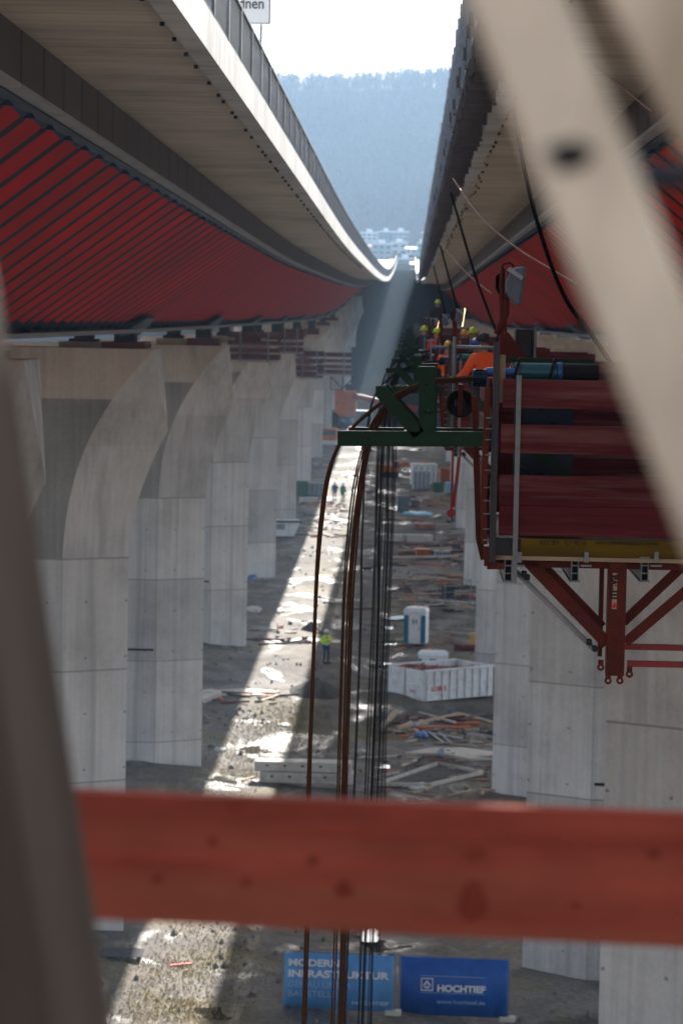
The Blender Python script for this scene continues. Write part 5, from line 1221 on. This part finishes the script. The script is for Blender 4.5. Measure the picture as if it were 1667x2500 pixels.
# excavators
def excavator(xd, yd, wd, label, flip=1, rz=0.0):
    r, s = spot('excavator', xd, yd, label, 'excavator', 'orange excavators', rz); k = wd / s / 4.0; f = flip
    tr = MB()
    for y_ in (0, 1.6): tr.loft([[(x * k, (y_ + dy) * k, z * k) for x, z in ((-1.5, .35), (-1.3, 0), (1.3, 0), (1.5, .35), (1.3, .75), (-1.3, .75))] for dy in (0, .5)])
    tr.build('track', M['black'], r)
    hs = MB(); hs.box(-1.6 * k, .5 * k, .1 * k, 2.0 * k, .85 * k, 1.9 * k); hs.build('engine_house', M['orange'], r, bevel=.1 * k)
    cb = MB().box(.52 * k, 1.5 * k, .1 * k, 1.1 * k, .85 * k, 2.5 * k).build('cab', M['orange'], r, bevel=.08 * k)
    MB().box(.62 * k, 1.4 * k, .07 * k, .098 * k, 1.5 * k, 2.35 * k).build('window', M['glass'], cb)
    bm_ = MB(); pts = [(.9, 1.3, 1.4), (2.2, 1.3, 2.1), (4.2, 1.3, 1.75), (5.6, 1.3, 2.4)]
    for i in range(3): bm_.bar(Vector(pts[i]) * k, Vector(pts[i + 1]) * k, .3 * k, .45 * k)
    bm_.build('boom', M['orange'], r, bevel=.04 * k)
    MB().bar(Vector((5.6, 1.3, 2.45)) * k, Vector((6.1, 1.3, .9)) * k, .25 * k, .35 * k).build('dipper_arm', M['orange'], r)
    MB().loft([[(x * k, y_ * k, z * k) for x, z in ((5.8, 1.0), (6.4, .9), (6.5, .3), (6.0, .1), (5.7, .4))] for y_ in (.9, 1.7)]).build('bucket', M['darksteel'], r)
    r.scale = (f, 1, 1) if f > 0 else (1, 1, 1)
excavator(893, 1098, 62, 'orange excavator with boom reaching right in the middle distance')
r, s = spot('truck', 752, 1028, 'orange truck seen between the left pier and the green frame', 'truck'); k = 44 / s / 2.6
MB().box(-1.3 * k, 1.3 * k, 0, 3 * k, 1.1 * k, 2.7 * k).build('cab', M['orange'], r, bevel=.15)
MB().box(-1.35 * k, 1.35 * k, -.05, 3 * k, .5 * k, 1.09 * k).build('bumper', M['white_paint'], r, bevel=.05)
MB().box(-1.1 * k, 1.1 * k, -.04, -.002, 1.8 * k, 2.5 * k).build('windscreen', M['glass'], r)
for sx in (-1, 1): MB().tube([(sx * 1.2 * k - .15, .8, .5 * k), (sx * 1.2 * k + .15, .8, .5 * k)], .5 * k, 14).build('wheel', M['black'], r)
r, s = spot('telehandler', 800, 975, 'red telescopic handler with its arm lowered to the right, behind the left piers', 'telehandler'); k = 1.2
MB().box(-1.5 * k, .8 * k, 0, 2.2 * k, .8 * k, 3.6 * k).build('body', M['orange'], r, bevel=.1)
MB().box(-2.2 * k, 2.5 * k, .3, 2 * k, .6 * k, 1.5 * k).build('chassis', M['bluesteel'], r, bevel=.1)
MB().bar((.4 * k, -.3, 3.1 * k), (7.4 * k, -.3, 1.7 * k), .6, .75).build('telescopic_arm', M['red_bright'], r, bevel=.05)
for sx in (-1.6, 1.8): MB().tube([(sx * k, -.3, .6 * k), (sx * k, .2, .6 * k)], .65 * k, 14).build('wheel', M['black'], r)
for xb, yb, n in ((786, 968, 'left'), (799, 970, 'right')):
    o = MB().loft([[(rr * math.cos(t), rr * math.sin(t), z) for t in [2 * math.pi * q / 14 for q in range(14)]] for rr, z in ((.7, 0), (.74, .1), (.7, .2), (.7, 1.4), (.74, 1.5), (.74, 1.6), (.7, 2.4), (.6, 2.5))]).build('blue_tank', M['blue'], None, smooth=True)
    o.location = on(xb, yb); tag(o, '%s one of two dark blue tanks under the red handler' % n, 'tank', 'blue tanks')
# scaffold stair tower beside the fifth left pier
p = on(650, 1190); s = ppm(p); r = empty('scaffold_tower', p); tag(r, 'narrow steel scaffold stair tower climbing the sixth left pier', 'scaffold tower')
Ht = (1190 - 915) / s; wt = 1.0
for sx in (-1, 1):
    for sy in (0, 1): MB().tube([(sx * wt / 2, sy * 1.2, 0), (sx * wt / 2, sy * 1.2, Ht)], .05, 6).build('standard', M['darksteel'], r)
lg = MB(); nL = int(Ht / 1.0)
for i in range(nL):
    z = i * 1.0
    for sy in (0, 1): lg.tube([(-wt / 2, sy * 1.2, z), (wt / 2, sy * 1.2, z)], .03, 5); lg.tube([(-wt / 2 if i % 2 else wt / 2, sy * 1.2, z), (wt / 2 if i % 2 else -wt / 2, sy * 1.2, z + 1.0)], .03, 5)
lg.build('ledger', M['darksteel'], r)
# banners on mobile fence
def banner(x0, x1, y0, y1, tilt, m, label, kind):
    p = on((x0 + x1) / 2, y1 + 4); s = ppm(p); Wd, H = (x1 - x0) / s, (y1 - y0) / s
    r = empty('fence_banner', p, tilt); tag(r, label, 'banner', 'blue banners on the site fence')
    n = 24; rows_ = []
    for zz in (0.06, H * .5, H + .06):
        rows_.append([(-Wd / 2 + Wd * i / n, .03 * math.sin(i * .9 + zz * 1.5) + .018 * math.sin(i * 2.1 + zz * 3), zz) for i in range(n + 1)])
    MB().loft(rows_, False, False).build('sheet', m, r, smooth=True, solid=.006)
    f = MB()
    for x in (-Wd / 2 - .04, Wd / 2 + .04): f.tube([(x, .06, 0), (x, .06, H + .12)], .022, 8)
    f.tube([(-Wd / 2, .06, H + .1), (Wd / 2, .06, H + .1)], .018, 6).tube([(-Wd / 2, .06, .1), (Wd / 2, .06, .1)], .018, 6)
    f.build('fence_frame', M['steel'], r)
    for x in (-Wd / 2, Wd / 2): MB().box(x - .25, x + .25, -.1, .25, -.05, .1).build('fence_foot', M['slab'], r, bevel=.02)
    yt = -.062
    if kind:
        T_ = lambda b_, size, zt, bold, mm, wdt: lettering('lettering', b_, size, mm, r, (-Wd / 2 + .12, yt, zt), bold, 'LEFT', (math.pi / 2, 0, 0), wdt)
        T_('MODERNE', H * .17, H * .81, .012, M['print_white'], Wd * .53); T_('INFRASTRUKTUR', H * .17, H * .615, .012, M['print_white'], Wd * .92)
        T_('GENAU UNSER', H * .155, H * .43, 0, M['print_pale'], Wd * .57); T_('BAUSTELLE', H * .155, H * .265, 0, M['print_pale'], Wd * .44)
        lettering('lettering', 'HOCHTIEF', H * .09, M['print_pale'], r, (Wd * .12, yt, H * .15), .006, 'LEFT', (math.pi / 2, 0, 0), Wd * .34)
    else:
        lettering('lettering', 'HOCHTIEF', H * .155, M['print_white'], r, (-Wd * .16, yt, H * .46), .014, 'LEFT', (math.pi / 2, 0, 0), Wd * .45)
        lettering('lettering', 'www.hochtief.de', H * .10, M['print_pale'], r, (-Wd * .16, yt, H * .25), 0, 'LEFT', (math.pi / 2, 0, 0), Wd * .45)
        lo = MB(); a, b_, z0, z1 = -Wd * .31, -Wd * .195, H * .46, H * .68; t = .03
        lo.box(a, b_, yt, yt + .004, z0, z0 + t * 1.3).box(a, b_, yt, yt + .004, z1 - t, z1).box(a, a + t, yt, yt + .004, z0 + t * 1.3, z1 - t).box(b_ - t, b_, yt, yt + .004, z0 + t * 1.3, z1 - t)
        cxm = (a + b_) / 2; hw = (b_ - a) * .36; zm = z0 + (z1 - z0) * .42
        lo.add([(cxm - hw, yt, zm), (cxm + hw, yt, zm), (cxm, yt, z1 - t * 2), (cxm - hw * .35, yt, zm + .001), (cxm + hw * .35, yt, zm + .001), (cxm, yt, zm + (z1 - zm) * .38)], [(0, 3, 5, 2), (3, 0, 1, 4), (1, 2, 5, 4)])
        lo.add([(cxm - hw, yt, zm - .03), (cxm + hw, yt, zm - .03), (cxm, yt, z0 + t * 2.2)], [(0, 2, 1)])
        lo.build('logo', M['print_white'], r); ln = MB()
        for zz in (H * .715, H * .425): ln.box(-Wd * .31, Wd * .29, yt, yt + .004, zz, zz + .014)
        ln.build('rule', M['print_pale'], r)
banner(649, 904, 2197, 2330, -.03, M['banner_light'], 'light blue banner reading MODERNE INFRASTRUKTUR behind the hanging strands', True)
banner(916, 1166, 2203, 2340, -.05, M['banner_blue'], 'deep blue banner reading HOCHTIEF beside the light blue one', False)
# pallet in the shade
r, s = spot('pallet', 275, 2205, 'old grey pallet in the shade behind the left timber', 'pallet')
pl = MB()
for k in range(5): pl.box(-.7, .7, k * .26, k * .26 + .2, .14, .17)
pl.build('slat', M['greyboard'], r); bq = MB()
for x in (-.65, -.05, .55): bq.box(x, x + .1, 0, 1.24, 0, .138)
bq.build('runner', M['greyboard'], r)
# ------------------------------------------------------------------ foreground timbers, right in front of the lens
def fore(name, pts, Y, th, m, label, cat, knots=(), km=None):
    P = [at(x, y_, Y) for x, y_ in pts]; c = sum(P, Vector()) / len(P); ax = ((P[1] - P[0]) + (P[2] - P[3])).normalized()
    mb = MB(); mb.loft([[q - c for q in P], [q - c + Vector((0, th, 0)) for q in P]])
    for kx, ky, ra_, rb_ in [(q[0], q[1], q[2] * .8, q[3] * .8) for q in knots]:
        mb.add([at(kx + ra_ * math.cos(a_) * (1 + .15 * math.sin(3 * a_)), ky + rb_ * math.sin(a_), Y) - c + Vector((0, -.0012, 0)) for a_ in [2 * math.pi * q / 14 for q in range(14)]], [tuple(range(14))], 1)
    o = mb.build(name, [m, km] if knots else m, None, bevel=0 if knots else .004); o.location = c; tag(o, label, cat); return o
KM = mat('red_knot', (.18, .03, .016), .9, 0, 6, .3, .05); KM.node_tree.nodes['Principled BSDF'].inputs['Specular IOR Level'].default_value = .1
fore('guard_board', [(120, 1817), (1760, 1878), (1760, 2186), (120, 2106)], 4.2, .035, M['fore_red'], 'blurred red orange guard board crossing the foreground', 'board', [(490, 1932, 16, 13), (718, 1976, 17, 14), (566, 2026, 17, 13), (790, 2042, 24, 24), (542, 1850, 24, 14), (362, 2018, 18, 13), (1085, 2070, 42, 60), (1092, 1962, 34, 20), (1500, 1960, 20, 14), (1320, 2080, 16, 12)], KM)
def beam2(name, x0, y0, x1, y1, Y, wd, dp, rot, m, label, cat):     # square timber between two pixels, turned about its length
    p, q = at(x0, y0, Y), at(x1, y1, Y); L_ = (q - p).length; o = MB().box(-wd / 2, wd / 2, -dp / 2, dp / 2, 0, L_).build(name, m, None, bevel=.003)
    d = (q - p).normalized(); o.rotation_mode = 'QUATERNION'; o.rotation_quaternion = d.to_track_quat('Z', 'Y') @ Matrix.Rotation(rot, 4, 'Z').to_quaternion(); o.location = p; tag(o, label, cat); return o
fore('timber_post', [(-360, 300), (-200, 300), (172, 2700), (-160, 2700)], 2.6, .4, M['fore_dark'], 'blurred dark grey timber leaning at the left edge of the foreground', 'timber')
o = fore('timber_brace', [(1010, -160), (1240, -160), (1820, 1260), (1600, 1310)], 1.75, .03, M['fore_pale'], 'widest blurred pale timber crossing the upper right corner, with a dark hole', 'timber')
kn = [at(x, y_, 1.748) for x, y_ in ((1250, 336), (1325, 318), (1362, 345), (1348, 382), (1280, 398))]; c_ = sum(kn, Vector()) / 5
k_ = MB().loft([[q - o.location for q in kn], [q - o.location + Vector((0, .0015, 0)) for q in kn]]).build('knot_hole', M['black'], o)
fore('timber_brace', [(1330, -160), (1700, -160), (1760, 350), (1575, 362)], 1.9, .03, M['fore_pale'], 'blurred pale timber end in the top right corner', 'timber')
fore('scaffold_tube', [(1440, 372), (1800, 372), (1800, 432), (1440, 432)], 2.3, .05, M['darksteel'], 'blurred dark steel bar under the pale timber end', 'bar')
# ------------------------------------------------------------------ haze
hz = MB().box(-880, 880, -415, 2390, -3, 330).build('haze', None or M['white']); hz.data.materials.clear()
m = bpy.data.materials.new('haze_air'); m.use_nodes = True; t = m.node_tree; t.nodes.clear()
out = t.nodes.new('ShaderNodeOutputMaterial'); pv = t.nodes.new('ShaderNodeVolumePrincipled')
pv.inputs['Color'].default_value = (.50, .73, 1, 1); pv.inputs['Density'].default_value = .00030; pv.inputs['Anisotropy'].default_value = 0
t.links.new(pv.outputs[0], out.inputs['Volume']); hz.data.materials.append(m); tag(hz, kind='stuff')
